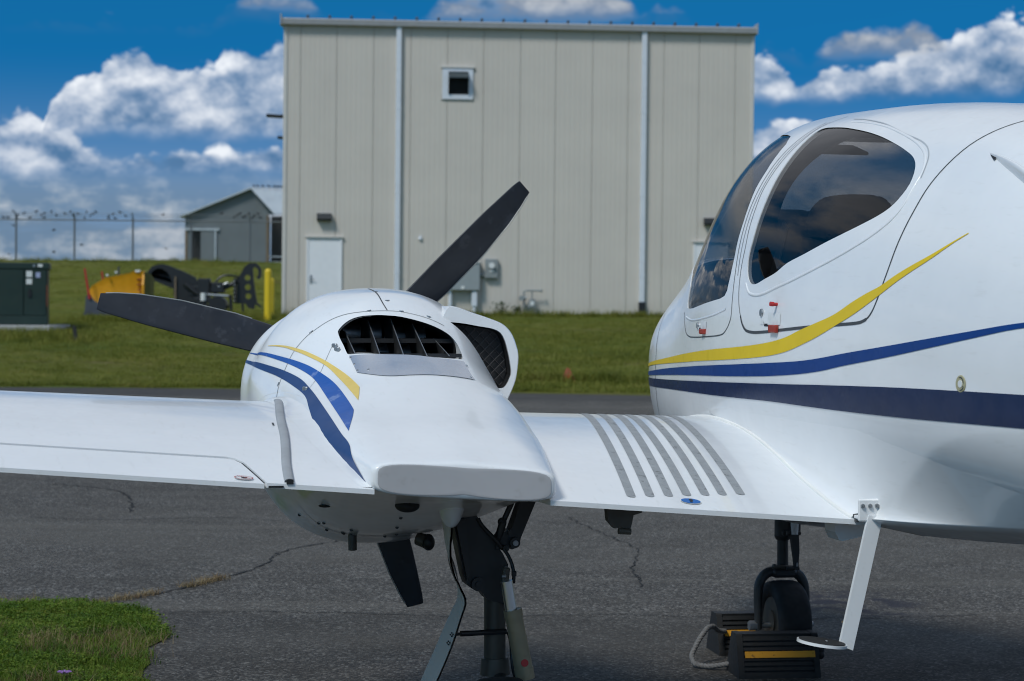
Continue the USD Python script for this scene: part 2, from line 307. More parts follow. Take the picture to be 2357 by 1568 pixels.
def m_asphalt():
    g = G(); P = g.pos()
    f1 = g.noise(P, 170., 4., .75); vor = g.node('voronoi_texture', feature='f1', vector=P, scale=92.)
    mid = g.noise(P, 2.2, 6., .6); lrg = g.noise(g.mapped(P, scale=(.25, 1., 1.)), .55, 5., .6)
    streak = g.noise(g.mapped(P, scale=(.10, 1.5, 1.)), 1.1, 4., .55)
    stone = g.node('separate_color', color=vor + '.color') + '.r'
    v = g.add(g.mul(stone, .70), g.mul(f1, .30))
    c = g.ramp(v, [(.15, (.0135, .0118, .0102)), (.42, (.040, .0360, .0312)), (.66, (.070, .0635, .0555)), (.80, (.135, .125, .110)), (.90, (.27, .26, .245))]) + '.color'
    c = g.mix(g.rng(mid, .30, .72, .0, .42), c, (.028, .0250, .0216))
    c = g.mix(g.rng(lrg, .35, .75, .0, .55), c, (.082, .0745, .0635))
    c = g.mix(g.rng(streak, .56, .72, .0, .35), c, (.115, .104, .087))
    sp = g.node('separate_xyz', vector=P); yy = sp + '.y'
    far = g.add(yy, g.mul(g.noise(P, .6, 3.), 1.6))
    c = g.mix(g.mul(g.rng(far, 30.2, 31.4), .65), c, (.026, .024, .023))
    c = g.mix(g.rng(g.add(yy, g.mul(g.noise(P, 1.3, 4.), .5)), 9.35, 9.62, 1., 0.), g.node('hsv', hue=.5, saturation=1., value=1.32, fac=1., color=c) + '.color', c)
    oil = g.noise(P, .9, 5., .62); c = g.mix(g.mul(g.rng(oil, .62, .74), .55), c, (.022, .020, .018))
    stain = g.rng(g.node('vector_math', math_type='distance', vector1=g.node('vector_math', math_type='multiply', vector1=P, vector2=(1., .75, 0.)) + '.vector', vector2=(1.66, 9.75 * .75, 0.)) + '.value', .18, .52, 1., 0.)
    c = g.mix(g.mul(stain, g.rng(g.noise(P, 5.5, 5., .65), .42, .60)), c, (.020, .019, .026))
    h = g.add(g.mul(g.sub(1., vor + '.distance'), .7), g.mul(f1, .5))
    b = g.node('principled_bsdf', base_color=c, roughness=g.rng(mid, .3, .7, .72, .9, 'linear'), specular_ior_level=.35, normal=g.bump(h, .75, .004))
    return build_mat('asphalt', g, b + '.BSDF')
M_ASPH = m_asphalt()
def m_lawn():
    g = G(); P = g.pos()
    a = g.noise(P, 1.6, 8., .7); b_ = g.noise(g.mapped(P, scale=(.12, .9, 1.)), .85, 5., .6); cc = g.noise(P, 26., 6., .75); d_ = g.noise(g.mapped(P, scale=(.35, 1., 1.)), .22, 3., .5)
    c = g.ramp(g.add(g.mul(a, .35), g.mul(cc, .65)), [(.28, (.060, .072, .010)), (.5, (.145, .160, .024)), (.68, (.215, .210, .040)), (.85, (.29, .235, .07))]) + '.color'
    c = g.mix(g.rng(b_, .45, .72, 0., .6), c, (.135, .125, .03))
    c = g.mix(g.rng(d_, .45, .65, 0., .55), c, (.060, .105, .012)); e_ = g.noise(g.mapped(P, scale=(.5, 1., 1.)), .9, 6., .7); c = g.mix(g.mul(g.rng(e_, .53, .68), .75), c, (.175, .135, .055))
    b = g.node('principled_bsdf', base_color=c, roughness=.9, specular_ior_level=.15, normal=g.bump(g.add(cc, a), .9, .06))
    return build_mat('lawn', g, b + '.BSDF')
M_LAWN = m_lawn()
def m_blade(name, cols, sc):
    g = G(); P = g.pos(); n = g.noise(P, sc, 4., .65); r = g.node('object_info') + '.random'
    f = g.add(g.mul(n, .65), g.mul(r, .35))
    c = g.ramp(f, cols) + '.color'
    d = g.node('principled_bsdf', base_color=c, roughness=.65, specular_ior_level=.25) + '.BSDF'
    t = g.node('translucent_bsdf', color=c) + '.BSDF'
    return build_mat(name, g, g.node('mix_closure', fac=.3, closure1=d, closure2=t) + '.closure')
M_GRASS = m_blade('grass_blade', [(.25, (.035, .075, .007)), (.45, (.085, .155, .012)), (.62, (.145, .205, .02)), (.8, (.22, .20, .05))], 3.2)
M_LGRASS = m_blade('lawn_blade', [(.25, (.066, .082, .010)), (.45, (.145, .165, .021)), (.62, (.21, .21, .036)), (.8, (.29, .24, .07))], .5)
M_STRAW = m_blade('dry_grass', [(.3, (.14, .09, .045)), (.5, (.24, .165, .085)), (.7, (.36, .28, .15))], 4.)
M_CRACK = mat('crack_dark', (.012, .012, .012), .95)
M_LINE = mat('worn_yellow_line', (.20, .16, .07), .85, var=.4, vscale=3.)
M_FLOW = mat('clover_purple', (.32, .16, .48), .7)
M_WEED = m_blade('weed_leaf', [(.3, (.02, .05, .01)), (.7, (.05, .10, .02))], 5.)

# ------------------------------------------------------------------ ground
_TY = np.array([-900, -50, 31.6, 32.7, 34, 40, 48, 57, 66, 74, 80, 86, 110, 200, 900.])
_TZ = np.array([-.04, -.04, -.04, .02, .07, .335, .70, 1.13, 1.78, 2.48, 2.95, 3.12, 3.15, 3.15, 3.15])
_tp = PchipInterpolator(_TY, _TZ)
def ground_z(x, y):
    x, y = np.asarray(x, float), np.asarray(y, float)
    w = np.clip((y - 32.6) / 4, 0, 1)
    p = np.stack([x * .22, y * .22, np.zeros_like(x)], -1)
    return _tp(y + .5 * np.sin(x * .31)) + w * .12 * (meshkit.fbm(p, 4, 3) - .5)
def edge_y(x): return 32.6 - .5 * np.sin(np.asarray(x) * .31) + .10 * np.sin(np.asarray(x) * 2.3) + .06 * np.sin(np.asarray(x) * 5.7)
gx = np.r_[np.linspace(-900, -60, 15)[:-1], np.linspace(-60, 60, 161), np.linspace(60, 900, 15)[1:]]
gy = np.r_[np.linspace(-900, -60, 10)[:-1], np.linspace(-60, 28, 12)[:-1], np.linspace(28, 90, 150), np.linspace(90, 140, 30)[1:], np.linspace(140, 900, 12)[1:]]
XX, YY = np.meshgrid(gx, gy, indexing='ij')
single('grass_ground', sheet(np.stack([XX, YY, ground_z(XX, YY)], -1)), M_LAWN, 'mown grass bank rising from the apron to a crest', kind='structure', smooth=True)
ax = np.linspace(-160, 160, 900)
Pa = np.stack([np.stack([ax, np.full_like(ax, y0), np.zeros_like(ax)], -1) for y0 in (-160, -40, 0, 12, 24)] + [np.stack([ax, edge_y(ax), np.full_like(ax, 0.0)], -1)], 1)
single('apron', sheet(Pa), M_ASPH, 'weathered dark asphalt apron under the aircraft', kind='structure', smooth=True)

def ribbon_on_ground(pts, w, z=.004, jitter=0., seed=1, n=None):
    r = np.random.default_rng(seed); p = resample(np.c_[np.array(pts), np.zeros(len(pts))], n or max(12, int(len(pts) * 14)))
    p[:, :2] += r.normal(0, jitter, (len(p), 2)); d = np.gradient(p, axis=0)[:, :2]; d /= np.linalg.norm(d, axis=1, keepdims=True); s = np.c_[-d[:, 1], d[:, 0]]
    ww = w * (.35 + .9 * r.random(len(p)))[:, None]
    return sheet(np.stack([np.c_[p[:, :2] - s * ww / 2, np.full(len(p), z)], np.c_[p[:, :2] + s * ww / 2, np.full(len(p), z)]], 1))
for k, (pts, w) in enumerate([([(-2.05, 9.38), (-1.72, 9.85), (-1.55, 10.25), (-1.41, 10.67), (-1.33, 11.2), (-1.32, 11.52), (-1.11, 11.96), (-.7, 12.6), (-.2, 13.4)], .015),
                              ([(.40, 13.58), (.52, 12.9), (.66, 12.3), (.77, 11.7), (.70, 11.2), (.67, 10.75), (.69, 10.2)], .009),
                              ([(-3.2, 13.2), (-2.6, 13.1), (-2.0, 13.3), (-1.3, 13.1), (-.6, 13.25)], .012),
                              ([(-1.6, 9.2), (-.9, 9.28), (-.2, 9.18), (.5, 9.3), (1.0, 9.24), (2.2, 9.4)], .010),
                              ([(-3.6, 15.6), (-3.0, 15.1), (-2.75, 14.4), (-2.6, 13.6)], .016),
                              ([(.4, 20.), (2., 20.3), (4., 19.9), (8., 20.4)], .03), ([(-9., 22.), (-4., 21.4), (0., 21.7)], .03)]):
    single('asphalt_crack', ribbon_on_ground(pts, w, .004, .012 if w < .03 else .02, k + 3, n=70), M_CRACK, 'jagged crack in the asphalt', kind='structure')
single('painted_line', ribbon_on_ground([(-9.5, 16.2), (-6, 16.55), (-4.29, 16.72), (-3.6, 16.86), (-2.9, 16.95)], .09, .004, .004, 5, n=90), M_LINE, 'faded yellow line on the asphalt', kind='structure')

def blade_mesh(r, n, h, spread, w, lean=.5, seg=3):
    V, F = [], []
    for _ in range(n):
        b = np.r_[r.normal(0, spread, 2), 0]; a = r.random() * 2 * np.pi; d = np.array([math.cos(a), math.sin(a), 0]); s = np.array([-d[1], d[0], 0])
        hh = h * (.5 + r.random() * .8); ln = lean * (.3 + r.random()); i0 = len(V)
        for k in range(seg + 1):
            t = k / seg; c = b + d * hh * ln * t * t + np.array([0, 0, hh * t * (1 - .25 * ln * t)]); ww = w * (1 - t) ** .8 * (.7 + .6 * r.random())
            if k < seg: V += [c - s * ww / 2, c + s * ww / 2]
            else: V += [c]
        for k in range(seg - 1): q = i0 + 2 * k; F += [[q, q + 1, q + 3], [q, q + 3, q + 2]]
        q = i0 + 2 * (seg - 1); F += [[q, q + 1, q + 2]]
    return trimesh.Trimesh(np.array(V), np.array(F), process=False)
def leaf_mesh(r, n, h, spread, w):
    V, F = [], []
    for _ in range(n):
        c = np.r_[r.normal(0, spread, 2), h * r.random()]; a = r.random() * 2 * np.pi; el = r.normal(.35, .35)
        d = np.array([math.cos(a) * math.cos(el), math.sin(a) * math.cos(el), math.sin(el)]); s = np.cross(d, [0, 0, 1]); s /= np.linalg.norm(s) + 1e-9
        ww = w * (.6 + .8 * r.random()); i0 = len(V); V += [c - d * ww * .5, c + s * ww * .42, c + d * ww * .55, c - s * ww * .42]; F += [[i0, i0 + 1, i0 + 2], [i0, i0 + 2, i0 + 3]]
    return trimesh.Trimesh(np.array(V), np.array(F), process=False)
def scatter(name, protos, pos, scale, label, m, kind='stuff', tilt=.15, seed=0):
    r = np.random.default_rng(seed); p = newpath('/World', name); pi = UsdGeom.PointInstancer.Define(stage, p); paths = []
    for k, q in enumerate(protos):
        pp = f'{p}/clump_{k:03d}'; usdkit.mesh(stage, pp, q, m[k] if isinstance(m, list) else m, smooth=False); paths.append(pp)
    pi.CreatePrototypesRel().SetTargets(paths); n = len(pos)
    pi.CreatePositionsAttr(Vt.Vec3fArray.FromNumpy(np.asarray(pos, np.float32)))
    pi.CreateProtoIndicesAttr(Vt.IntArray.FromNumpy(r.integers(0, len(protos), n).astype(np.int32)))
    s = np.asarray(scale, np.float32); pi.CreateScalesAttr(Vt.Vec3fArray.FromNumpy(np.repeat(s[:, None], 3, 1)))
    a = r.random(n) * 2 * np.pi; tx = r.normal(0, tilt, n); q = [Gf.Quath(Gf.Quatf((Gf.Rotation(Gf.Vec3d(0, 0, 1), math.degrees(u)) * Gf.Rotation(Gf.Vec3d(1, 0, 0), math.degrees(v))).GetQuat())) for u, v in zip(a, tx)]
    pi.CreateOrientationsAttr(Vt.QuathArray(q)); tag(pi.GetPrim(), label, None, None, kind)
# grass corner in the foreground
ISL = resample([(-6.5, 9.9), (-4.0, 9.65), (-2.42, 9.44), (-2.01, 9.42), (-1.79, 9.28), (-1.64, 9.03), (-1.51, 8.57), (-1.44, 8.09), (-1.39, 7.6), (-1.42, 6.8), (-1.6, 5.5), (-1.8, 3.0), (-2.0, -2.0)], 90)
_k = np.arange(90); ISL = ISL + np.c_[.025 * np.sin(_k * 1.9) + .03 * np.sin(_k * .7), .02 * np.cos(_k * 2.3) + .035 * np.sin(_k * .53)]
islp = Polygon(np.vstack([ISL, [(-6.5, -2.0)]]))
def island_z(x, y):
    d = np.array([islp.exterior.distance(__import__('shapely').Point(a, b)) for a, b in zip(np.ravel(x), np.ravel(y))]).reshape(np.shape(x))
    return .022 * np.clip(d / .35, 0, 1) + .015 * (meshkit.fbm(np.stack([x * 4, y * 4, 0 * x], -1), 3, 2) - .3)
_it = trimesh.creation.triangulate_polygon(islp, engine='earcut'); _im = trimesh.Trimesh(np.c_[_it[0], np.zeros(len(_it[0]))], _it[1]); _im = _im.subdivide_to_size(.12, max_iter=12)
_v = _im.vertices.copy(); _v[:, 2] = np.maximum(.006, island_z(_v[:, 0], _v[:, 1])); single('grass_corner_soil', trimesh.Trimesh(_v, _im.faces, process=False), M_LAWN, 'grass corner beside the asphalt in the foreground', kind='structure', smooth=True)
r1 = np.random.default_rng(11)
def in_island(n, x0=-5.6, x1=-1.36, y0=6.2, y1=9.8):
    import shapely
    p = np.c_[r1.uniform(x0, x1, n), r1.uniform(y0, y1, n)]; return p[shapely.contains_xy(islp, p[:, 0], p[:, 1])]
pp = in_island(19500); pz = island_z(pp[:, 0], pp[:, 1])
dens = meshkit.fbm(np.c_[pp * 1.7, np.zeros(len(pp))], 4, 5)
dry = (meshkit.fbm(np.c_[pp * 2.1, np.ones(len(pp))], 4, 9) + .10 * np.sin(pp[:, 1] * 5.5) > .575)
gp = np.c_[pp, pz]
scatter('grass', [blade_mesh(r1, 26, .05, .028, .0042, .9) for _ in range(3)] + [leaf_mesh(r1, 34, .035, .03, .017) for _ in range(3)], gp[~dry], (.36 + .62 * dens)[~dry], 'green grass and clover leaves on the foreground corner', M_GRASS, seed=3)
dsel = np.where(dry)[0][::2]
scatter('dry_grass', [blade_mesh(r1, 7, .075, .05, .003, 1.1) for _ in range(4)], gp[dsel], (.40 + .6 * r1.random(len(dsel))), 'dry straw coloured grass among the green', M_STRAW, seed=4)
gsel = np.where(dry)[0][1::2]
scatter('grass', [blade_mesh(r1, 16, .05, .03, .004, .9) for _ in range(3)], gp[gsel], .5 + .6 * r1.random(len(gsel)), 'thinner green grass on the dry patch', M_GRASS, seed=6)
# dry grass rooted in the crack
cp = resample(np.array([(-2.05, 9.38), (-1.9, 9.55), (-1.72, 9.85), (-1.6, 10.1), (-1.41, 10.67)]), 90)
ck = np.r_[np.arange(0, 34), np.arange(46, 70)]; cp = cp[ck] + r1.normal(0, .014, (len(ck), 2))
scatter('dry_grass', [blade_mesh(r1, 22, .035, .02, .003, 1.3) for _ in range(3)], np.c_[cp, np.full(len(cp), .004)], .6 + .6 * r1.random(len(cp)), 'dry grass growing in the asphalt crack', M_STRAW, seed=5)
fl = [(-1.66, 7.42, .055)]
for (fx, fy, fz) in fl:
    f = cat_([ball((0, 0, 0), .010, 1, (1, 1, .8))] + [box(.016 * math.cos(a), .016 * math.sin(a), .004, .022, .008, .003, rz=a) for a in np.arange(7) * .9])
    f.apply_translation((fx, fy, fz)); p = thing('clover_flower', 'purple clover flower near the bottom edge of the grass corner', 'flower', (0, 0, 0)); part(p, 'petals', f, M_FLOW); part(p, 'stem', cyl((fx, fy, .0), (fx, fy, fz), .0018, n=6), M_WEED)
# lawn tufts beyond the apron
n = 30000; lx = r1.uniform(-17.5, 9.5, n); ly = 32.5 + 50 * r1.random(n) ** 1.5
keep = ~((lx > -6.6) & (lx < 7.2) & (ly > 56.6)) & (np.abs(lx) < ly * .30) ; lx, ly = lx[keep], ly[keep]; ly = np.maximum(ly, edge_y(lx) + .05)
den = meshkit.fbm(np.c_[lx * .5, ly * .5, 0 * lx], 4, 8)
scatter('lawn_grass', [blade_mesh(r1, 22, .075, .13, .011, .9, 2) for _ in range(4)], np.c_[lx, ly, ground_z(lx, ly) - .005], .45 + 1.1 * den ** 1.5, 'short green grass on the bank behind the aircraft', M_LGRASS, seed=8)
# ranker grass: at the kerb, round the pad, along the wall, round the marker
tx = np.r_[r1.uniform(-12.5, -9.2, 260), r1.normal(1.0, .55, 130), r1.uniform(-6.4, 7.0, 300), r1.normal(-7.6, .9, 140), r1.normal(-10.3, .5, 80), r1.uniform(-25, -11, 150)]
ty = np.r_[r1.normal(45.0, .8, 260), r1.normal(34.75, .18, 130), r1.normal(56.55, .12, 300), r1.normal(54.6, .6, 140), r1.normal(51.9, .25, 80), r1.normal(80.5, 1.2, 150)]
scatter('tall_grass', [blade_mesh(r1, 26, .17, .09, .012, .7, 3) for _ in range(3)], np.c_[tx, ty, ground_z(tx, ty) - .01], .6 + .8 * r1.random(len(tx)), 'longer unmown grass tufts on the bank', M_LGRASS, seed=9)

# ------------------------------------------------------------------ metal building
BW, BD, BH = 13.60, 15.0, 9.34
B = thing('metal_building', 'tall tan metal sided building with grey eave and two white downspouts', 'building', (-6.605, 57.0, 0), 4.2)
def flute_panel(x0, x1, z0, z1, y=0.0, n=7, d=.004):
    """a siding sheet: shallow flutes and a recessed joint at either side"""
    prof = [(x0 + .006, y + .035), (x0 + .006, y + .004)]; w = (x1 - x0 - .03) / n
    for k in range(n):
        a = x0 + .015 + k * w; prof += [(a, y), (a + w * .78, y), (a + w * .84, y + d), (a + w * .94, y + d)]
    prof += [(x1 - .015, y), (x1 - .006, y + .004), (x1 - .006, y + .035)]
    p = np.array(prof); v = np.stack([np.c_[p, np.full(len(p), z)] for z in (z0, z1)], 1); return sheet(v)
joints = [0.0, .491, 1.517, 2.571, 3.635, 4.689, 5.726, 6.792, 7.814, 8.886, 9.92, 10.958, 11.991, 13.047, 13.60]
WZ0 = .95
part(B, 'inner_wall', boxb(.02, BW - .02, .06, BD, WZ0, BH - .02), M_SIDING, False)
for a, b in zip(joints[:-1], joints[1:]): part(B, 'wall_panel', flute_panel(a + (.10 if a == 0 else 0), b - (.10 if b == 13.60 else 0), WZ0 + .16, BH, n=max(3, int(round((b - a) / .146)))), M_SIDING, False)
part(B, 'base_trim', boxb(0, BW, -.015, .05, WZ0 - .4, WZ0 + .17, .004), M_TRIML, False)
for x in (0.0, BW - .11): part(B, 'corner_trim', boxb(x, x + .11, -.03, .14, WZ0, BH, .01), M_TRIML, False)
ev = Polygon([(-.03, 9.34), (-.19, 9.36), (-.21, 9.50), (-.17, 9.53), (0.3, 9.58), (.3, 9.34)])
g_ = prism(ev, -.09, BW + .05, 'yz'); part(B, 'eave_gutter', g_, M_TRIM, 20)
for x in (-.10, BW + .02): part(B, 'gutter_end', boxb(x, x + .04, -.23, .25, 9.33, 9.64, .008), M_TRIM, False)
rf = prism(Polygon([(-.1, 9.545), (BD + .1, 9.05), (BD + .1, 8.99), (-.1, 9.49)]), -.08, BW + .08, 'yz'); part(B, 'roof', rf, M_TRIM, False)
for k in range(21):
    x = .68 + k * .6215; part(B, 'roof_rib', cat_([boxb(x - .018, x + .018, -.12, 1.2, 9.535, 9.60, .006), ball((x, -.10, 9.60), .045, 1, (1, .8, 1))]), M_PLOWG, False)
part(B, 'left_wall', sheet(np.array([[[-.001, BD, WZ0], [-.001, BD, 9.1]], [[-.001, .1, WZ0], [-.001, .1, BH]]])), M_SIDING, False)
# downspouts
for x, z0 in ((3.285, 1.2), (10.37, 1.54)):
    d = [boxb(x - .075, x + .075, -.13, -.012, z0, 9.36, .012)] + [boxb(x - .085, x + .085, -.138, -.008, z, z + .03, .004) for z in (2.3, 4.6, 7.0)]
    p = part(B, 'downspout', d, M_GALV, False)
part(B, 'downspout_boot', boxb(10.285, 10.475, -.15, -.005, .98, 1.54, .01), M_BLACK, False, 'black boot at the foot of the right downspout')
# vent
v = part(B, 'vent_frame', [boxb(4.543, 5.415, -.05, -.004, 7.317, 7.45), boxb(4.543, 5.415, -.05, -.004, 8.11, 8.20), boxb(4.543, 4.712, -.05, -.004, 7.45, 8.11), boxb(5.288, 5.415, -.05, -.004, 7.45, 8.11)], M_GALV, False)
part(B, 'vent_trim', [boxb(4.50, 5.46, -.075, -.004, 8.205, 8.27, .004), boxb(4.505, 4.54, -.02, -.004, 7.29, 8.2), boxb(5.42, 5.45, -.02, -.004, 7.29, 8.2), boxb(4.5, 5.45, -.02, -.004, 7.285, 7.312)], M_TRIML, False)
hood = prism(Polygon([(-.004, 8.11), (-.30, 7.93), (-.30, 7.90), (-.004, 8.07)]), 4.715, 5.285, 'yz')
M_HOOD = mat('dark_hood', (.055, .07, .075), .4, .2)
part(B, 'vent_hood', [hood, prism(Polygon([(-.004, 8.09), (-.29, 7.91), (-.10, 7.46), (-.004, 7.46)]), 4.715, 4.727, 'yz'), prism(Polygon([(-.004, 8.09), (-.29, 7.91), (-.10, 7.46), (-.004, 7.46)]), 5.273, 5.285, 'yz')], M_HOOD, False)
part(B, 'vent_louvre', [boxb(4.73, 5.27, -.012, -.003, 7.45, 8.08)] + [box(5.0, -.03, z, .54, .06, .01, rx=.6) for z in np.arange(7.50, 7.95, .065)], M_BLACK, False)
# doors
for x0, x1 in ((.70, 1.71), (11.88, 12.89)):
    d = part(B, 'door', boxb(x0 + .05, x1 - .05, -.030, -.004, 1.12, 3.235, .004), M_DOORW, False)
    part(d, 'door_frame', [boxb(x0, x0 + .05, -.05, -.004, 1.1, 3.24), boxb(x1 - .05, x1, -.05, -.004, 1.1, 3.24), boxb(x0, x1, -.05, -.004, 3.24, 3.29)], M_DOORW, False)
    part(d, 'drip_cap', boxb(x0 - .04, x1 + .04, -.09, -.004, 3.295, 3.33, .004), M_TRIML, False)
    part(d, 'handle', [boxb(x0 + .10, x0 + .165, -.045, -.03, 1.98, 2.22, .004), cyl((x0 + .13, -.045, 2.10), (x0 + .13, -.085, 2.10), .012), cyl((x0 + .13, -.085, 2.10), (x0 + .24, -.085, 2.10), .010)], M_STEEL)
for x0, x1, z0, z1 in ((.985, 1.40, 3.775, 3.985), (12.16, 12.575, 3.79, 4.0)):
    l = prism(Polygon([(-.004, z0), (-.20, z0), (-.22, z0 + .05), (-.16, z1), (-.004, z1)]), x0, x1, 'yz')
    p = part(B, 'wall_light', l, M_BLACK, 20); part(p, 'lens', boxb(x0 + .03, x1 - .03, -.18, -.03, z0 - .012, z0 - .002), M_BOXG, False)
part(B, 'wall_sensor', cat_([ball((3.95, -.03, 3.30), .055, 2, (1, .7, 1)), cyl((3.95, 0, 3.37), (3.95, -.06, 3.37), .03)]), M_GALV)
# electrical gear
c = part(B, 'electrical_cabinet', boxb(4.66, 5.66, -.26, -.004, 1.83, 2.60, .015), M_BOXG, False)
part(c, 'cabinet_lid', boxb(4.64, 5.68, -.28, -.002, 2.60, 2.64, .006), M_BOXG, False); part(c, 'seal_tag', boxb(5.12, 5.22, -.275, -.262, 1.86, 1.95), M_PLAC, False)
for x in (4.82, 5.515): part(c, 'conduit', [cyl((x, -.13, 1.0), (x, -.13, 1.83), .055)] + ([boxb(x - .08, x + .08, -.21, -.04, 1.36, 1.80, .02)] if x > 5 else []), M_GALV)
mt = part(B, 'electric_meter', [boxb(5.82, 6.19, -.14, -.004, 2.17, 2.74, .012), cyl((5.66, -.08, 2.27), (5.84, -.08, 2.27), .04), boxb(5.84, 6.17, -.155, -.135, 2.2, 2.34, .004)], M_METER)
part(mt, 'meter_dial', [cyl((6.005, -.13, 2.545), (6.005, -.235, 2.545), .085), cyl((6.005, -.2, 2.545), (6.005, -.24, 2.545), .06)], M_PLAC)
part(mt, 'meter_seal', boxb(5.95, 6.08, -.17, -.156, 2.36, 2.42), M_PLAC, False)
gm = part(B, 'gas_meter', [tube([(6.94, -.22, .95), (6.94, -.22, 1.55), (6.94, -.22, 1.82), (7.02, -.22, 1.84), (7.16, -.22, 1.84), (7.44, -.22, 1.84)], .026), cyl((7.17, -.22, 1.83), (7.17, -.22, 1.60), .022), cyl((7.17, -.22, 1.60), (7.17, -.22, 1.55), .09), boxb(7.06, 7.28, -.32, -.12, 1.33, 1.56, .03), cyl((6.86, -.22, 1.62), (7.0, -.22, 1.62), .06), ball((7.44, -.22, 1.84), .045, 2), cyl((6.87, -.14, 1.62), (6.87, -.30, 1.62), .075)], M_METER)
part(gm, 'meter_face', cyl((7.17, -.32, 1.47), (7.17, -.335, 1.47), .06), M_PLAC)
# lamps on the left wall
for k, (y, z) in enumerate(((2.0, 6.93), (9.5, 6.90))):
    s = 1.0; p = part(B, 'side_lamp', [box(-.36, y, z, .44, .30, .085, .02, ry=.06), boxb(-.16, .0, y - .05, y + .05, z - .06, z + .05, .01)], M_BLACK, False)

# ------------------------------------------------------------------ things on the bank
def wz(x, y): return float(ground_z(x, y))
# transformer on its pad
T = thing('pad_transformer', 'dark green electrical transformer cabinet on a concrete pad at the left edge', 'transformer', (-12.326, 47.156, .83), 11.0)
part(T, 'cabinet', boxb(-.62, 1.28, 0, 1.3, 0, 1.40, .02), M_TRANS, False); part(T, 'lid', boxb(-.66, 1.32, -.05, 1.34, 1.325, 1.482, .02), M_TRANS, False)
part(T, 'door', boxb(-.60, .725, -.035, -.004, .225, 1.32, .01), M_TRANS, False); d = part(T, 'door', boxb(.74, 1.255, -.035, -.004, .225, 1.32, .01), M_TRANS, False); part(T, 'sill', boxb(-.62, 1.28, -.05, -.004, 0, .215, .01), M_TRANS, False)
part(d, 'lock', [boxb(.83, .92, -.06, -.037, .66, .80, .01), cyl((.875, -.037, .84), (.875, -.06, .84), .03)], M_BLACK); part(d, 'hinge_rust', boxb(1.262, 1.279, -.02, .0, .45, .95), M_RUST, False)
for (x0, x1, z0, z1, m) in ((.79, .925, 1.14, 1.285, M_PLAC), (.79, .925, .97, 1.10, M_PLAC), (1.01, 1.115, 1.13, 1.255, mat('sticker_lilac', (.38, .42, .62), .5, var=.25, vscale=18.))): part(d, 'sticker', boxb(x0, x1, -.041, -.0365, z0, z1), m, False)
part(T, 'lid_sticker', boxb(1.055, 1.165, -.057, -.051, 1.385, 1.45), M_PLAC, False); part(T, 'lid_bolt', cyl((.97, -.05, 1.41), (.97, -.07, 1.41), .03), M_STEEL)
single('concrete_pad', boxb(-13.2, -10.86, 46.75, 49.0, .42, .828, .012), M_CONC, 'pale concrete pad under the green transformer', 'concrete pad', smooth=False)
single('short_stake', prism(Polygon([(0, 0), (.075, 0), (.02, .42), (-.06, .44)]), 43.97, 44.03, 'xz').apply_translation((-9.66, 0, .44)), M_STAKE, 'short black leaning stake in the grass right of the concrete pad', 'stake', smooth=False)
yf = cat_([leaf_mesh(np.random.default_rng(5), 40, .22, .12, .035)]); yf.apply_translation((-10.05, 45.6, wz(-10.05, 45.6)))
single('yellow_flowers', yf, mat('dandelion_yellow', (.45, .36, .02), .7), 'small yellow flowers beside the concrete pad', 'flowers', kind='stuff', smooth=False)
# orange snow plow
O_ = thing('orange_snow_plow', 'orange snow plow blade with red marker rods and a grey cutting edge', 'snow plow', (-10.4, 52.5, 1.05))
px, pz_ = -10.4, .93
def PL(pts): return [(x - px, z - pz_) for x, z in pts]
sh = PL([(-11.229, 1.38), (-11.17, 1.56), (-11.09, 1.70), (-10.728, 1.91), (-10.084, 2.037), (-9.963, 2.099), (-9.72, 2.09), (-9.72, 1.10), (-11.24, 1.10)])
vv = prism(sh, -.04, .04, 'xz').subdivide().subdivide(); q = vv.vertices.copy(); q[:, 1] += -.14 * ((q[:, 2] - .55) / .6) ** 2 + .08; vv.vertices = q
mb = part(O_, 'moldboard', vv, M_ORANGE, 25)
part(O_, 'side_plate', prism([(-.15, 0.05), (.35, .08), (.42, .55), (.30, 1.0), (-.05, 1.16), (-.2, .8)], .66, .71, 'yz'), M_ORANGE, False)
for z in np.arange(.25, 1.1, .14): part(mb, 'rib', box(.60 - .02 * math.sin(z * 9), -.03, z, .16, .06, .03, rz=.2), M_RUST, False)
part(O_, 'end_panel', sheet(np.array([[[.70, -.1, 0.1], [.70, -.1, 1.14]], [[.82, .1, .1], [.84, .1, 1.1]], [[.88, .35, .12], [.89, .4, .95]]])), mat('plow_inner_olive', (.09, .09, .02), .6, var=.2), False)
part(O_, 'cutting_edge', [boxb(-.83, .75, -.16, -.10, .0, .30), prism(PL([(-11.235, 1.0), (-11.20, 1.42), (-11.1, 1.48), (-10.98, 1.30), (-10.8, 1.20), (-9.7, 1.2), (-9.7, .95)]), -.20, -.165, 'xz'), boxb(-.86, .6, -.24, -.1, .0, .06)], M_PLOWG, False)
part(O_, 'marker_rod', cyl((-.70, -.22, .42), (-.835, -.22, 1.22), .032, .024), M_RED); part(O_, 'marker_rod', cyl((-.40, .22, .7), (-.475, .22, 1.15), .03, .022), M_RED)
part(O_, 'marker_rod', cyl((.0, .1, 1.0), (-.005, .1, 1.28), .022), M_PLOWG, label='short dark marker rod')
part(O_, 'top_bolt', [ball((-.26, -.12, 1.04), .035, 1), ball((-.04, -.06, 1.12), .035, 1), boxb(.47, .60, -.12, .0, 1.13, 1.19, .01)], M_PLAC, False)
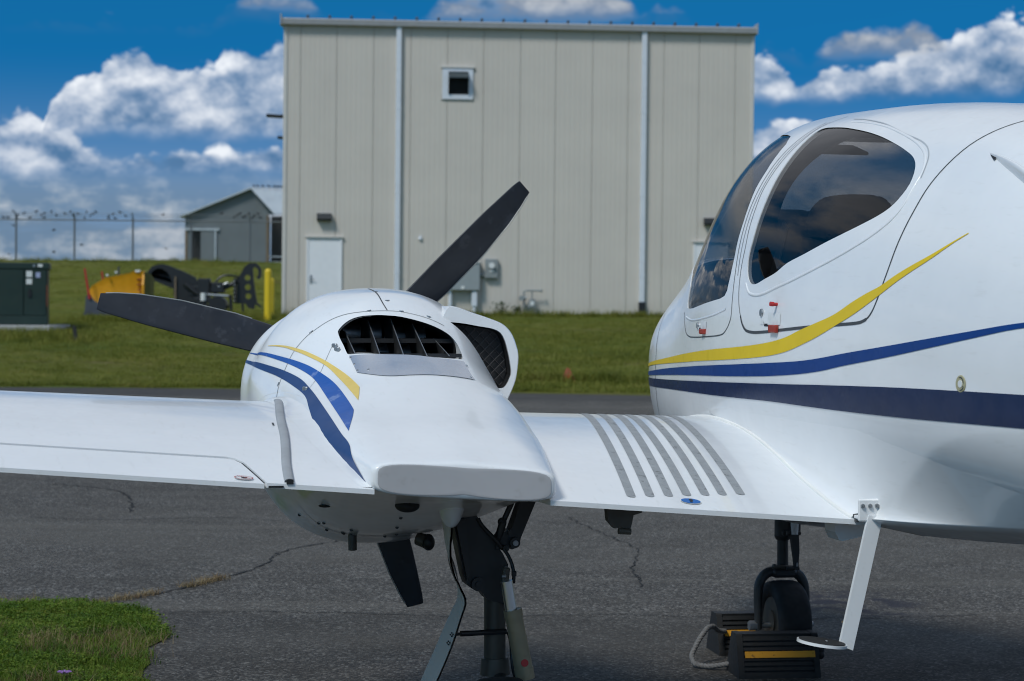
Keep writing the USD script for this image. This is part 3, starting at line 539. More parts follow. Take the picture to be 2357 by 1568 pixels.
# black snow plow
K_ = thing('black_snow_plow', 'black snow plow with a curled moldboard, hydraulic arms and a mounting plate with three holes', 'snow plow', (-8.7, 56.0, 1.12))
bx, bz = -8.7, 1.12
def KP(pts): return [(x - bx, z - bz) for x, z in pts]
arc = [(-10.31, 2.13), (-10.283, 2.20), (-10.20, 2.32), (-10.113, 2.41), (-9.95, 2.462), (-9.812, 2.468), (-9.66, 2.43), (-9.553, 2.39), (-9.2, 2.25), (-8.906, 2.10), (-8.80, 1.90), (-8.82, 1.6), (-8.86, 1.279), (-9.0, 1.12), (-9.49, 1.15), (-9.505, 1.5), (-9.53, 1.85), (-9.60, 2.08), (-9.70, 2.25), (-9.85, 2.34), (-10.0, 2.34), (-10.12, 2.26), (-10.2, 2.15)]
vv = prism(KP(arc), -.08, .02, 'xz'); part(K_, 'moldboard_back', vv, M_BLACK, False)
ia = np.array(KP([(-10.29, 2.13), (-10.24, 2.20), (-10.15, 2.30), (-10.0, 2.36), (-9.85, 2.36), (-9.72, 2.28), (-9.62, 2.10), (-9.54, 1.85)])); ib = np.array(KP([(-10.27, 2.12), (-10.20, 2.09), (-10.10, 2.02), (-9.95, 1.96), (-9.8, 1.91), (-9.68, 1.87), (-9.58, 1.84), (-9.52, 1.80)]))
part(K_, 'moldboard', sheet(np.array([[[a[0] * (1 - t) + b[0] * t, .05 + .45 * math.sin(math.pi * t), a[1] * (1 - t) + b[1] * t] for t in np.linspace(0, 1, 12)] for a, b in zip(ia, ib)])), mat('worn_glossy_black', (.03, .032, .028), .22, var=.3, vscale=5.), 40)
part(K_, 'lower_flap', prism(KP([(-10.18, 2.10), (-10.10, 2.0), (-9.70, 1.84), (-9.49, 1.76), (-9.52, 1.92), (-9.8, 2.0)]), .02, .06, 'xz'), M_BLACK, False)
part(K_, 'rubber_edge', [boxb(-.78, -.74, -.14, -.08, .05, 1.0)], M_WOOD, False)
part(K_, 'pivot_column', [boxb(-.12, .22, -.25, .1, .35, .96, .03), boxb(-.2, .28, -.3, .15, .28, .42, .02), boxb(.22, .62, -.2, .1, .55, .85, .03), boxb(-.4, .0, -.1, .1, .45, .75, .03)], M_BLACK, False)
part(K_, 'grease_cup', cyl((.05, -.28, .33), (.05, -.28, .55), .075), M_PLAC)
part(K_, 'hydraulic_arm', [cyl((.30, -.1, .55), (.98, -.05, .88), .065), cyl((-.5, -.12, .80), (-.1, -.12, .50), .07)], M_BLACK)
part(K_, 'arm_rod', [cyl((.45, -.17, .72), (.72, -.15, .84), .035), cyl((.15, -.25, .50), (.75, -.22, .47), .035)], M_STEEL)
part(K_, 'hydraulic_hose', [tube([(.35, -.15, .6), (.38, -.15, .85), (.55, -.12, 1.02), (.8, -.1, 1.05), (1.0, -.05, 1.0)], .028, samples=24), tube([(.5, -.2, .5), (.48, -.2, .3), (.62, -.2, .12), (.75, -.2, .2)], .025, samples=20)], M_BLACK)
part(K_, 'skid_shoe', [cyl((-.02, -.32, .16), (-.02, .1, .16), .17), cyl((.45, -.32, .20), (.45, .12, .20), .26), cyl((-.32, -.3, .12), (-.32, .1, .12), .14), cyl((.82, -.2, .05), (.80, -.2, .5), .05)], M_BLACK)
mp = Polygon(KP([(-7.75, 1.38), (-7.74, 2.11), (-7.66, 2.18), (-7.532, 2.42), (-7.40, 2.52), (-7.22, 2.53), (-7.12, 2.45), (-7.06, 2.35), (-7.06, 2.15), (-7.12, 2.06), (-7.20, 2.10), (-7.14, 2.2), (-7.15, 2.34), (-7.24, 2.42), (-7.30, 2.36), (-7.27, 2.05), (-7.23, 1.75), (-7.17, 1.42), (-7.05, 1.30), (-7.02, 1.26), (-7.08, 1.28), (-7.22, 1.37), (-7.26, 1.23), (-7.40, 1.25), (-7.50, 1.38)]))
for (hx, hz) in ((-7.447, 2.11), (-7.435, 1.845), (-7.42, 1.59)): mp = mp.difference(__import__('shapely').Point(hx - bx, hz - bz).buffer(.082))
part(K_, 'mounting_plate', prism(mp, -.06, -.01, 'xz'), M_BLACK, False)
part(K_, 'plate_flange', [boxb(.88, .94, -.2, .05, .27, .98, .01)], M_BLACK, False); part(K_, 'bolt', [ball((.91, -.21, z), .022, 1) for z in np.arange(.34, .98, .11)], M_STEEL, False)
part(K_, 'stand_leg', [cyl((1.13, -.03, -.02), (1.12, -.03, .3), .035)], M_BLACK)
# bollards
for x, y, top, lab in ((-6.63, 54.0, 2.34, 'yellow steel bollard by the building corner, the taller nearer one'), (-6.72, 55.4, 2.11, 'yellow steel bollard half hidden behind the taller one')):
    x = x; z0 = wz(x, y) - .05; r = .095
    t = thing('bollard', lab, 'bollard', (x, y, 0), group=None); part(t, 'post', cyl((0, 0, z0), (0, 0, top - r), r, n=28), M_BOLL, 40); part(t, 'cap', ball((0, 0, top - r), r, 3), M_BOLL, True)
# marker
mk = thing('ground_marker', 'small rusty orange pyramid marker in the grass beside the apron', 'marker', (.985, 34.7, .08))
part(mk, 'body', cat_([trimesh.convex.convex_hull(np.array([(-.14, -.1, 0), (.14, -.1, 0), (.16, .12, 0), (-.14, .12, 0), (-.03, 0, .27), (.02, .02, .26)]))]), M_RUST, False)
part(mk, 'face_panel', prism([(-.06, .07), (.08, .05), (.07, .13), (-.0, .15)], -.085, -.075, 'xz'), mat('marker_orange', (.40, .06, .015), .6), False)
# weeds at the wall
for k, (x, s) in enumerate(((6.28, 1.0), (6.75, .7))):
    c, sn = math.cos(math.radians(4.2)), math.sin(math.radians(4.2)); wx, wy = -6.605 + c * x + .35 * sn, 57 + sn * x - .35 * c
    t = thing('wall_weed', ('bushy green weed at the foot of the wall left of the gas meter', 'smaller weed growing right below the gas meter pipe')[k], 'weed', (wx, wy, wz(wx, wy)))
    lm = leaf_mesh(np.random.default_rng(20 + k), 150, .36 * s, .13 * s, .07); part(t, 'leaves', lm, M_WEED, False)
    part(t, 'stem', cat_([cyl((0, 0, 0), (.2 * math.cos(a), .1 * math.sin(a), .3 * s), .008, .004, 6) for a in np.arange(0, 6, 1.2)]), M_WEED)
# fence on the crest
fz = 2.9
F_ = thing('security_fence', 'tall wire fence with steel posts along the crest', 'fence', (0, 100, 0))
for k in range(-7, 13):
    x = -24.94 + 2.93 * k
    pst = part(F_, 'fence_post', [cyl((x, 0, fz), (x, 0, 5.50), .05, n=10), cyl((x, 0, 5.50), (x, -.22, 5.82), .03, n=8), ball((x, 0, 5.5), .065, 1)], M_FENCE)
part(F_, 'top_rail', cyl((-46, 0, 5.44), (11, 0, 5.44), .034, n=8), M_FENCE)
for k in range(3): part(F_, 'barbed_wire', cyl((-46, -.08 - .06 * k, 5.58 + .09 * k), (11, -.08 - .06 * k, 5.58 + .09 * k), .010, n=5), M_FENCE)
ch = []
for a in np.arange(-33, 0, .16):
    for sgn in (1, -1): ch.append(np.array([[a - .004, 0, fz + .1], [a + .004, 0, fz + .1], [a + 2.4 * sgn + .004, 0, 5.44], [a + 2.4 * sgn - .004, 0, 5.44]]))
V = np.vstack(ch); i = np.arange(len(ch)) * 4; part(F_, 'chain_link', trimesh.Trimesh(V, np.vstack([np.c_[i, i + 1, i + 2], np.c_[i, i + 2, i + 3]]), process=False), M_FENCE, False, kind='stuff')
# barn
A_ = thing('barn', 'grey metal barn with a bright galvanised roof beyond the fence', 'barn', (-21.4, 130.0, 0))
gz = 2.7
end = Polygon([(0, gz), (0, 7.08), (4.32, 8.78), (5.9, 7.35), (5.9, 7.12), (5.40, 7.12), (5.40, gz)])
end = end.difference(Polygon([(.36, gz), (.36, 6.0), (1.02, 6.0), (1.02, gz)]))
part(A_, 'gable_wall', prism(end, 0, .12, 'xz'), M_BARN, False)
for x in np.arange(.12, 5.4, .155):
    t_ = 7.08 + 1.70 * x / 4.32 - .06 if x < 4.32 else 8.78 - 1.0 * (x - 4.32) - .06
    lo_ = 6.08 if .3 < x < 1.08 else gz; part(A_, 'siding_rib', boxb(x - .02, x + .02, -.03, -.002, lo_, t_), M_BARN, False)
part(A_, 'sliding_door', [boxb(1.04, 2.02, -.10, -.04, gz, 6.03)] + [boxb(x, x + .03, -.12, -.10, gz, 6.03) for x in np.arange(1.1, 2.0, .15)], M_BARN, False); part(A_, 'door_edge', boxb(1.95, 2.05, -.13, -.03, gz, 6.03), M_BARNR, False)
part(A_, 'door_track', boxb(.05, 2.25, -.16, -.02, 6.03, 6.17, .01), M_BARNR, False); part(A_, 'door_post', boxb(.0, .16, -.06, .0, gz, 6.0), M_WOOD, False)
for z in (3.2, 3.6, 4.0): part(A_, 'stall_rail', boxb(.3, 1.05, .3, .34, z, z + .08), M_WOOD, False)
part(A_, 'interior', [boxb(.1, 5.35, 1.4, 1.5, gz, 7.0), boxb(5.35, 16, 2.2, 2.3, gz, 7.1)], M_DARK, False)
part(A_, 'roof', [prism([(-.30, 6.94), (4.32, 8.84), (4.32, 8.76), (-.30, 6.86)], -.35, 14., 'xz')], M_BARNR, False)
rs = np.array([[[4.30, -.35, 8.86], [16., 4., 8.86]], [[5.92, -.75, 7.16], [16., 1.2, 7.16]]]); rs2 = rs.copy(); rs2[:, :, 2] -= .07
part(A_, 'roof_slope', cat_([sheet(rs), sheet(rs2)]), M_BARNR, False); part(A_, 'fascia', [prism([(-.32, 6.85), (-.32, 6.97), (4.32, 8.88), (5.94, 7.18), (5.90, 7.08), (4.32, 8.76)], -.40, -.352, 'xz')], M_BARNR, False)
part(A_, 'corner_post', boxb(5.30, 5.45, -.05, .1, gz, 7.1), M_WOOD, False); part(A_, 'gate_rail', [boxb(5.45, 9, .2, .26, z, z + .07) for z in (3.3, 3.65, 4.0, 4.35)], M_BARNR, False); part(A_, 'hay_board', box(5.36, -.1, 3.6, .10, .08, 1.9, rz=0, ry=.12), M_WOOD, False)
# birds
def bird(fly=False, seed=0):
    r = np.random.default_rng(seed)
    b = [ball((0, 0, .075), .05, 1, (1.5, .95, 1.0)), ball((.085, 0, .115), .034, 1), cyl((.11, 0, .115), (.145, 0, .112), .010, .002, 6), box(-.12, 0, .055, .12, .05, .012, ry=.25)]
    if fly:
        for s in (-1, 1):
            w = trimesh.Trimesh([(.05, .02 * s, .09), (-.05, .02 * s, .09), (-.06, .14 * s, .15), (.02, .15 * s, .16), (-.05, .26 * s, .12)], [[0, 1, 2], [0, 2, 3], [3, 2, 4]], process=False); b.append(w)
    else: b += [cyl((.0, .015, .03), (.0, .015, -.01), .005, n=4), cyl((.0, -.015, .03), (.0, -.015, -.01), .005, n=4)]
    m = cat_(b); m.apply_scale(.95); m.apply_transform(trimesh.transformations.rotation_matrix(r.random() * 6.28, [0, 0, 1])); return m
kz = .00768
for k, (x, y) in enumerate([(22, 383), (52, 385), (110, 386), (195, 386), (288, 386), (552, 384), (710, 381), (752, 383), (90, 350), (117, 357), (160, 363), (242, 357), (272, 361), (292, 355), (340, 363), (371, 357), (430, 362), (465, 355), (480, 359), (512, 357), (570, 362), (592, 357), (612, 364), (631, 357), (712, 357), (742, 362), (790, 357), (822, 364), (1068, 366), (1450, 354), (1530, 357), (1550, 363), (1570, 358), (1592, 364), (1605, 357), (1630, 366), (1650, 359), (1665, 364), (1690, 357), (1702, 362)]):
    b = bird(False, k); top = y > 378; b.apply_translation((-24.94 + (x - 105) * kz, 100.0 if top else 99.8, 5.475 if top else 5.58 + .09 * (k % 3)))
    if not top: b.apply_translation((0, .12 - .06 * (k % 3), .01))
    single('bird', b, M_BIRD, 'small dark bird perched on the wires of the fence on the crest', 'bird', 'birds perched on the fence')
for k in range(9):
    x = 4.5 + k * .30 + .07 * math.sin(k * 5); b = bird(False, 60 + k); b.apply_scale(1.25); b.apply_translation((-21.4 + x, 130 + (-.35 + (x - 4.3) * .37), 8.88)); single('bird', b, M_BIRD, 'small dark bird sitting on the ridge of the barn roof', 'bird', 'birds on the barn ridge')
for k, (x, y, lab) in enumerate(((152, 447, 'dark bird flying highest, just right of the leftmost fence post'), (590, 568, 'dark bird flying between the second and third fence posts'), (412, 615, 'bird flying low just left of the second fence post'), (125, 632, 'bird flying lowest, at the foot of the leftmost post'), (1130, 585, 'bird flying left of the barn'), (410, 475, 'faint bird flying high left of the second post'))):
    b = bird(True, 80 + k); b.apply_scale(.85); b.apply_translation((-24.94 + (x - 105) * kz, 98.0, 5.45 - (y - 388) * kz)); single('flying_bird', b, M_BIRD, lab, 'bird')
# far trees that just clear the crest
for k, (x, y, s) in enumerate(((-60, 230, 1.0), (-49.5, 235, .8))):
    t = thing('far_tree', ('tree top just clearing the crest near the left edge', 'lower tree top just clearing the crest')[k], 'tree', (x, y, 3.1)); r_ = np.random.default_rng(50 + k)
    lm = leaf_mesh(r_, 700, 1.0, .9 * s, .5); lm.vertices[:, 2] = lm.vertices[:, 2] * 1.6 * s + 1.0; part(t, 'crown', lm, M_WEED, False); part(t, 'trunk', cyl((0, 0, -.3), (0, 0, 1.8 * s), .16, .08, 8), M_WOOD)

# ------------------------------------------------------------------ aircraft: measured lines (side view Y, Z, or X, Y, Z; metres, aircraft axes)
D_front_win = [(-0.895, 2.037), (-0.968, 2.026), (-1.033, 1.993), (-1.054, 1.955), (-1.074, 1.899), (-1.073, 1.839), (-1.084, 1.779), (-1.089, 1.726), (-1.086, 1.667), (-1.089, 1.607), (-1.079, 1.555), (-1.061, 1.502), (-1.038, 1.484), (-0.99, 1.475), (-0.807, 1.46), (-0.611, 1.442), (-0.54, 1.439)]
D_rear_win = [(-1.238, 2.033), (-1.357, 2.024), (-1.54, 2.001), (-1.715, 1.972), (-1.884, 1.934), (-2.001, 1.902), (-2.07, 1.879), (-2.111, 1.858), (-2.143, 1.828), (-2.159, 1.792), (-2.148, 1.762), (-2.128, 1.738), (-2.089, 1.717), (-2.01, 1.692), (-1.921, 1.669), (-1.806, 1.641), (-1.68, 1.609), (-1.562, 1.582), (-1.489, 1.555), (-1.406, 1.537), (-1.317, 1.52), (-1.284, 1.522), (-1.253, 1.541), (-1.232, 1.576), (-1.224, 1.616), (-1.231, 1.668), (-1.23, 1.72), (-1.229, 1.784), (-1.223, 1.849), (-1.216, 1.908), (-1.205, 1.956), (-1.19, 1.996), (-1.185, 2.021), (-1.19, 2.031)]
D_door_gap = [(-2.319, 1.965), (-2.307, 1.947), (-2.295, 1.925), (-2.285, 1.898), (-2.278, 1.865), (-2.269, 1.826), (-2.258, 1.777), (-2.252, 1.728), (-2.24, 1.674), (-2.227, 1.62), (-2.215, 1.566), (-2.197, 1.512), (-2.18, 1.473), (-2.158, 1.438), (-2.132, 1.418), (-2.092, 1.408), (-1.998, 1.402), (-1.829, 1.394), (-1.574, 1.379), (-1.458, 1.372), (-1.348, 1.368), (-1.282, 1.372), (-1.247, 1.386), (-1.216, 1.42), (-1.191, 1.466), (-1.18, 1.518), (-1.177, 1.577), (-1.179, 1.635), (-1.169, 1.705), (-1.164, 1.77), (-1.156, 1.829), (-1.16, 1.888), (-1.164, 1.941), (-1.167, 1.989), (-1.16, 2.032), (-1.176, 2.055), (-1.211, 2.074)]
D_canopy_gap = [(-1.099, 2.091), (-1.135, 2.056), (-1.102, 2.006), (-1.103, 1.933), (-1.096, 1.868), (-1.098, 1.796), (-1.107, 1.725), (-1.126, 1.636), (-1.128, 1.548), (-1.121, 1.49), (-1.127, 1.425), (-1.087, 1.378), (-1.031, 1.356), (-0.881, 1.347), (-0.613, 1.34), (-0.536, 1.348), (-0.487, 1.383), (-0.457, 1.427)]
D_ridge = [(-1.241, 1.524), (-1.285, 1.492), (-1.343, 1.486), (-1.546, 1.516), (-1.784, 1.567), (-1.981, 1.621), (-2.104, 1.668), (-2.163, 1.706), (-2.185, 1.745), (-2.184, 1.816), (-2.142, 1.869), (-2.072, 1.905), (-1.908, 1.954), (-1.644, 2.009), (-1.384, 2.04)]
D_yel_up = [(-0.173, 1.25), (-0.477, 1.276), (-0.885, 1.302), (-1.269, 1.323), (-1.476, 1.339), (-1.618, 1.358), (-1.708, 1.379), (-1.827, 1.404), (-1.938, 1.429), (-2.039, 1.465), (-2.134, 1.495), (-2.179, 1.507), (-2.262, 1.541), (-2.341, 1.569), (-2.415, 1.594), (-2.481, 1.621), (-2.545, 1.647)]
D_yel_lo = [(0.081, 1.216), (-0.618, 1.254), (-1.161, 1.278), (-1.459, 1.296), (-1.598, 1.311), (-1.752, 1.342), (-1.832, 1.362), (-1.943, 1.395), (-2.047, 1.428), (-2.178, 1.48), (-2.27, 1.522), (-2.347, 1.554), (-2.42, 1.584), (-2.484, 1.616), (-2.547, 1.645)]
D_blu_up = [(0.081, 1.195), (-0.288, 1.22), (-0.619, 1.237), (-1.16, 1.261), (-1.548, 1.279), (-1.71, 1.288), (-1.856, 1.301), (-1.991, 1.317), (-2.236, 1.344), (-2.452, 1.369), (-2.644, 1.392), (-2.857, 1.417)]
D_blu_lo = [(0.085, 1.18), (-0.62, 1.206), (-1.152, 1.222), (-1.456, 1.234), (-1.68, 1.247), (-1.858, 1.263), (-1.993, 1.282), (-2.239, 1.313), (-2.455, 1.344), (-2.647, 1.373), (-2.86, 1.404)]
D_nav_up = [(-0.292, 1.177), (-0.91, 1.194), (-1.541, 1.213), (-1.994, 1.227), (-2.355, 1.236), (-2.658, 1.24), (-2.879, 1.242)]
D_nav_lo = [(-0.291, 1.143), (-0.753, 1.147), (-1.117, 1.151), (-1.517, 1.156), (-1.977, 1.154), (-2.346, 1.155), (-2.654, 1.158), (-2.877, 1.16)]
D_noseseam = [(-0.055, 1.391), (-0.067, 1.33), (-0.11, 1.25)]
D_scoop = [(-2.395, 1.868), (-2.429, 1.868), (-2.508, 1.843), (-2.603, 1.809), (-2.625, 1.791), (-2.566, 1.809), (-2.45, 1.849)]
D_n_open = [(-1.906, -0.945, 1.356), (-1.88, -0.926, 1.382), (-1.852, -0.918, 1.398), (-1.816, -0.919, 1.407), (-1.764, -0.922, 1.41), (-1.712, -0.929, 1.407), (-1.661, -0.941, 1.397), (-1.61, -0.952, 1.382), (-1.569, -0.961, 1.364), (-1.539, -0.971, 1.343), (-1.521, -1.01, 1.311), (-1.518, -1.085, 1.271), (-1.646, -1.138, 1.28), (-1.748, -1.135, 1.285), (-1.845, -1.106, 1.289), (-1.893, -1.085, 1.285), (-1.899, -1.025, 1.314), (-1.904, -0.985, 1.334)]
D_n_plate = [(-1.893, -1.087, 1.284), (-1.891, -1.175, 1.243), (-1.88, -1.201, 1.235), (-1.77, -1.26, 1.229), (-1.536, -1.23, 1.217), (-1.5, -1.193, 1.217), (-1.504, -1.133, 1.242), (-1.519, -1.091, 1.269)]
D_n_arc = [(-2.092, -0.875, 1.139), (-2.081, -0.845, 1.179), (-2.063, -0.826, 1.22), (-2.036, -0.813, 1.272), (-2.001, -0.827, 1.325), (-1.962, -0.848, 1.367), (-1.912, -0.862, 1.404), (-1.872, -0.873, 1.42), (-1.826, -0.886, 1.426), (-1.759, -0.896, 1.428), (-1.707, -0.899, 1.426), (-1.655, -0.908, 1.419), (-1.603, -0.914, 1.405), (-1.55, -0.919, 1.382)]
D_n_groove = [(-1.751, -0.716, 1.493), (-1.748, -0.826, 1.469), (-1.738, -0.894, 1.43)]
D_n_yu = [(-2.082, -0.575, 1.296), (-2.048, -0.695, 1.299), (-2.014, -0.846, 1.294), (-1.979, -0.972, 1.279), (-1.944, -1.091, 1.255), (-1.911, -1.205, 1.224), (-1.895, -1.296, 1.198)]
D_n_yl = [(-2.082, -0.577, 1.295), (-2.049, -0.703, 1.294), (-2.023, -0.833, 1.286), (-1.995, -0.943, 1.273), (-1.965, -1.059, 1.254), (-1.945, -1.164, 1.225), (-1.927, -1.282, 1.192), (-1.915, -1.402, 1.161)]
D_n_bu = [(-2.121, -0.325, 1.269), (-2.09, -0.598, 1.274), (-2.048, -0.784, 1.263), (-2.008, -0.959, 1.25), (-1.983, -1.078, 1.232), (-1.959, -1.196, 1.206), (-1.943, -1.352, 1.166), (-1.937, -1.478, 1.134)]
D_n_bl = [(-2.122, -0.331, 1.268), (-2.091, -0.613, 1.263), (-2.051, -0.808, 1.248), (-2.026, -0.94, 1.234), (-2.009, -1.047, 1.218), (-1.994, -1.233, 1.175), (-1.98, -1.472, 1.12), (-1.972, -1.681, 1.08)]
D_n_nu = [(-2.131, -0.323, 1.244), (-2.103, -0.618, 1.239), (-2.062, -0.818, 1.225), (-2.033, -0.998, 1.206), (-2.023, -1.114, 1.185), (-2.015, -1.238, 1.161), (-2.0, -1.48, 1.109), (-1.992, -1.678, 1.072), (-1.984, -1.8, 1.048), (-1.992, -1.869, 1.023), (-1.991, -1.935, 0.993), (-1.977, -2.002, 0.957)]
D_n_nl = [(-2.134, -0.323, 1.235), (-2.116, -0.594, 1.222), (-2.079, -0.787, 1.205), (-2.055, -0.971, 1.184), (-2.039, -1.163, 1.157), (-2.042, -1.296, 1.125), (-2.042, -1.405, 1.097), (-2.031, -1.634, 1.051), (-2.017, -1.787, 1.012), (-1.999, -1.902, 0.977), (-1.983, -1.97, 0.956), (-1.974, -2.02, 0.953)]
D_w_walk_bot = [(-1.228, -1.97, 0.916), (-1.169, -1.957, 0.916), (-1.11, -1.945, 0.915), (-1.051, -1.931, 0.915), (-0.992, -1.919, 0.914), (-0.936, -1.908, 0.913), (-0.877, -1.896, 0.912)]
D_w_walk_top = [(-1.075, -0.984, 1.093), (-1.019, -0.993, 1.09), (-0.966, -1.002, 1.088), (-0.922, -1.011, 1.085), (-0.868, -1.019, 1.083), (-0.819, -1.027, 1.08), (-0.767, -1.038, 1.077)]
D_w_bead = [(-0.609, -0.98, 1.076), (-0.59, -1.034, 1.071), (-0.588, -1.132, 1.059), (-0.594, -1.247, 1.042), (-0.616, -1.497, 0.995), (-0.632, -1.715, 0.945), (-0.623, -1.863, 0.904), (-0.605, -1.978, 0.869), (-0.579, -2.011, 0.857)]
D_w_seal = [(-2.1, -0.97, 1.141), (-2.13, -1.265, 1.123), (-2.144, -1.438, 1.099), (-2.156, -1.594, 1.072), (-2.17, -1.758, 1.038), (-2.184, -1.898, 1.004), (-2.191, -2.02, 0.972)]
AIR = '/World/airplane'
PSI = 13.5
_x = UsdGeom.Xform.Define(stage, AIR); _x.AddTranslateOp().Set(Gf.Vec3d(1.07336, 7.76134, 0)); _x.AddRotateZOp().Set(PSI)
tag(_x.GetPrim(), 'white twin engined light airplane with yellow and blue stripes parked on the apron', 'airplane')
KF = np.array([1.60, 1.54, 1.35, 1.0, .6, .3, .0, -.3, -.65, -1.0, -1.5, -2.0, -2.5, -3.0, -3.8, -6.4])[::-1]
FHW, FZT, FZB, FZC = [np.array(v)[::-1] for v in (
    [0.0307, 0.0486, 0.1093, 0.2225, 0.3434, 0.4646, 0.5625, 0.572, 0.6053, 0.637, 0.6421, 0.6171, 0.5696, 0.4981, 0.3788, 0.0999],
    [0.977, 1.0315, 1.1012, 1.2288, 1.376, 1.4791, 1.5948, 1.7924, 2.1301, 2.1195, 2.0981, 2.0485, 1.9548, 1.8144, 1.6408, 1.3409],
    [0.95, 0.86, 0.8, 0.72, 0.6705, 0.6647, 0.6557, 0.6406, 0.6499, 0.7251, 0.7477, 0.7912, 0.8228, 0.8005, 0.88, 1.1],
    [0.9458, 0.9563, 0.9835, 1.0471, 1.1427, 1.2221, 1.2154, 1.1519, 1.2361, 1.2977, 1.2806, 1.244, 1.2171, 1.206, 1.2084, 1.2146])]
FYD = np.arange(-6.4, 1.601, .01)
def _fp(a):
    y = PchipInterpolator(KF, a)(FYD); g = gaussian_filter1d(y, 13, mode='nearest'); g2 = gaussian_filter1d(y, 4, mode='nearest')
    w = np.clip((FYD - 1.15) / .3, 0, 1); g = g * (1 - w) + g2 * w; e = np.clip((FYD - 1.5) / .1, 0, 1); return g * (1 - e) + y * e
_F = [_fp(a) for a in (FHW, FZT, FZB, FZC)]
FNT, FNB = 2.55, 2.11
def fus_ring(Y, T, d=0.0):
    w, t, b, c = [np.interp(Y, FYD, a)[:, None] for a in _F]; w, t, b = np.maximum(w - d, .004), t - d, b + d
    ct, st = np.cos(T)[None], np.sin(T)[None]; n = np.where(st >= 0, FNT, FNB); h = np.where(st >= 0, t - c, c - b)
    x = w * np.sign(ct) * np.abs(ct) ** (2 / n); z = c + h * np.sign(st) * np.abs(st) ** (2 / n)
    return np.stack([x, np.broadcast_to(Y[:, None], x.shape), z], -1)
def fus_solid(d=0.0, y0=-6.4, y1=1.6):
    Y = np.r_[np.linspace(y0, -3.2, 24)[:-1], np.linspace(-3.2, 1.2, 150), np.linspace(1.2, y1, 26)[1:]] if d == 0 else np.linspace(y0, y1, 110)
    T = np.linspace(0, 2 * np.pi, 129)[:-1]; e = .9; T = T + 0.0
    return loft(fus_ring(Y, T, d))
def fus_x(Y, Z):
    w, t, b, c = [np.interp(Y, FYD, a) for a in _F]; up = Z >= c; n = np.where(up, FNT, FNB); h = np.where(up, t - c, c - b)
    return -w * np.maximum(1 - np.abs((Z - c) / h) ** n, 1e-6) ** (1 / n)
def fus_pn(Y, Z, off=0.0):
    Y, Z = np.asarray(Y, float), np.asarray(Z, float); e = 2e-3; x = fus_x(Y, Z)
    n = np.stack([-np.ones_like(x), (fus_x(Y + e, Z) - fus_x(Y - e, Z)) / (2 * e), (fus_x(Y, Z + e) - fus_x(Y, Z - e)) / (2 * e)], -1)
    n /= np.linalg.norm(n, axis=-1, keepdims=True); return np.stack([x, Y, Z], -1) + n * off, n
def smooth_line(p, n, closed=False):
    p = np.asarray(p, float)
    q = resample(np.vstack([p, p[:1]]) if closed else p, n * 4)
    s = max(1.5, n * .02)
    q = np.stack([gaussian_filter1d(q[:, k], s, mode='wrap' if closed else 'nearest') for k in range(q.shape[1])], 1)
    if not closed: q[0], q[-1] = p[0], p[-1]
    return resample(q, n)
def fus_strip(up, lo, off=.0015, n=150, k=9):
    u, l = smooth_line(up, n), smooth_line(lo, n); t = np.linspace(0, 1, k)[None, :, None]; q = u[:, None] * (1 - t) + l[:, None] * t
    P, N = fus_pn(q[..., 0], q[..., 1], off); return sheet(P)
def flip_out(m, c):
    if (np.einsum('ij,ij->i', m.face_normals, m.triangles_center - np.array(c)).mean()) < 0: m.invert()
    return m
def fus_seam(line, w=.004, off=.0008, n=120, closed=False, h=0.0):
    q = smooth_line(line, n, closed); P, N = fus_pn(q[:, 0], q[:, 1], off); T = np.gradient(P, axis=0); T /= np.linalg.norm(T, axis=1, keepdims=True); S = np.cross(N, T)
    if h > 0:
        a = np.linspace(0, np.pi, 7); return sheet(np.stack([P + S * (w / 2 * math.cos(t)) + N * (h * math.sin(t)) for t in a], 1))
    return sheet(np.stack([P - S * w / 2, P + S * w / 2], 1))
# --- fuselage shell with window openings
fw_poly = Polygon(D_front_win + [(-.505, 1.442), (-.490, 1.462), (-.484, 1.52), (-.44, 1.565), (-.30, 1.60), (-.1, 1.635), (.05, 1.68), (.3, 1.85), (.1, 2.3), (-.5, 2.3), (-.52, 2.05), (-.80, 2.045)]).buffer(.012).buffer(-.012)
rw_poly = Polygon(smooth_line(D_rear_win, 160, True))
fwp = mf(prism(fw_poly, -1.2, 1.2, 'yz')); rwp = mf(prism(rw_poly, -1.2, 1.2, 'yz'))
outer = mf(fus_solid(0)); inner = mf(fus_solid(.014, -3.4, .9))
shell = outer - inner - fwp - rwp
FUS = part(AIR, 'fuselage', tm(shell), M_WHITE, 28)
lin = mf(fus_solid(.0155, -3.4, .9)) - mf(fus_solid(.020, -3.38, .88)) - mf(prism(fw_poly.buffer(.012), -1.2, 1.2, 'yz')) - mf(prism(rw_poly.buffer(.012), -1.2, 1.2, 'yz'))
part(AIR, 'cabin_lining', tm(lin), M_LINING, 28)
gl = mf(fus_solid(.0025, -3.4, 1.2)) - mf(fus_solid(.0065, -3.38, 1.19))
part(AIR, 'windshield', tm(gl ^ mf(prism(fw_poly.buffer(-.0008), -1.2, 1.2, 'yz'))), M_GLASS, 28)
rw = gl ^ mf(prism(rw_poly.buffer(-.0008), -1.2, 1.2, 'yz'))
for k_, side in enumerate(rw.decompose()): part(AIR, 'cabin_window', tm(side), M_GLASS, 28)
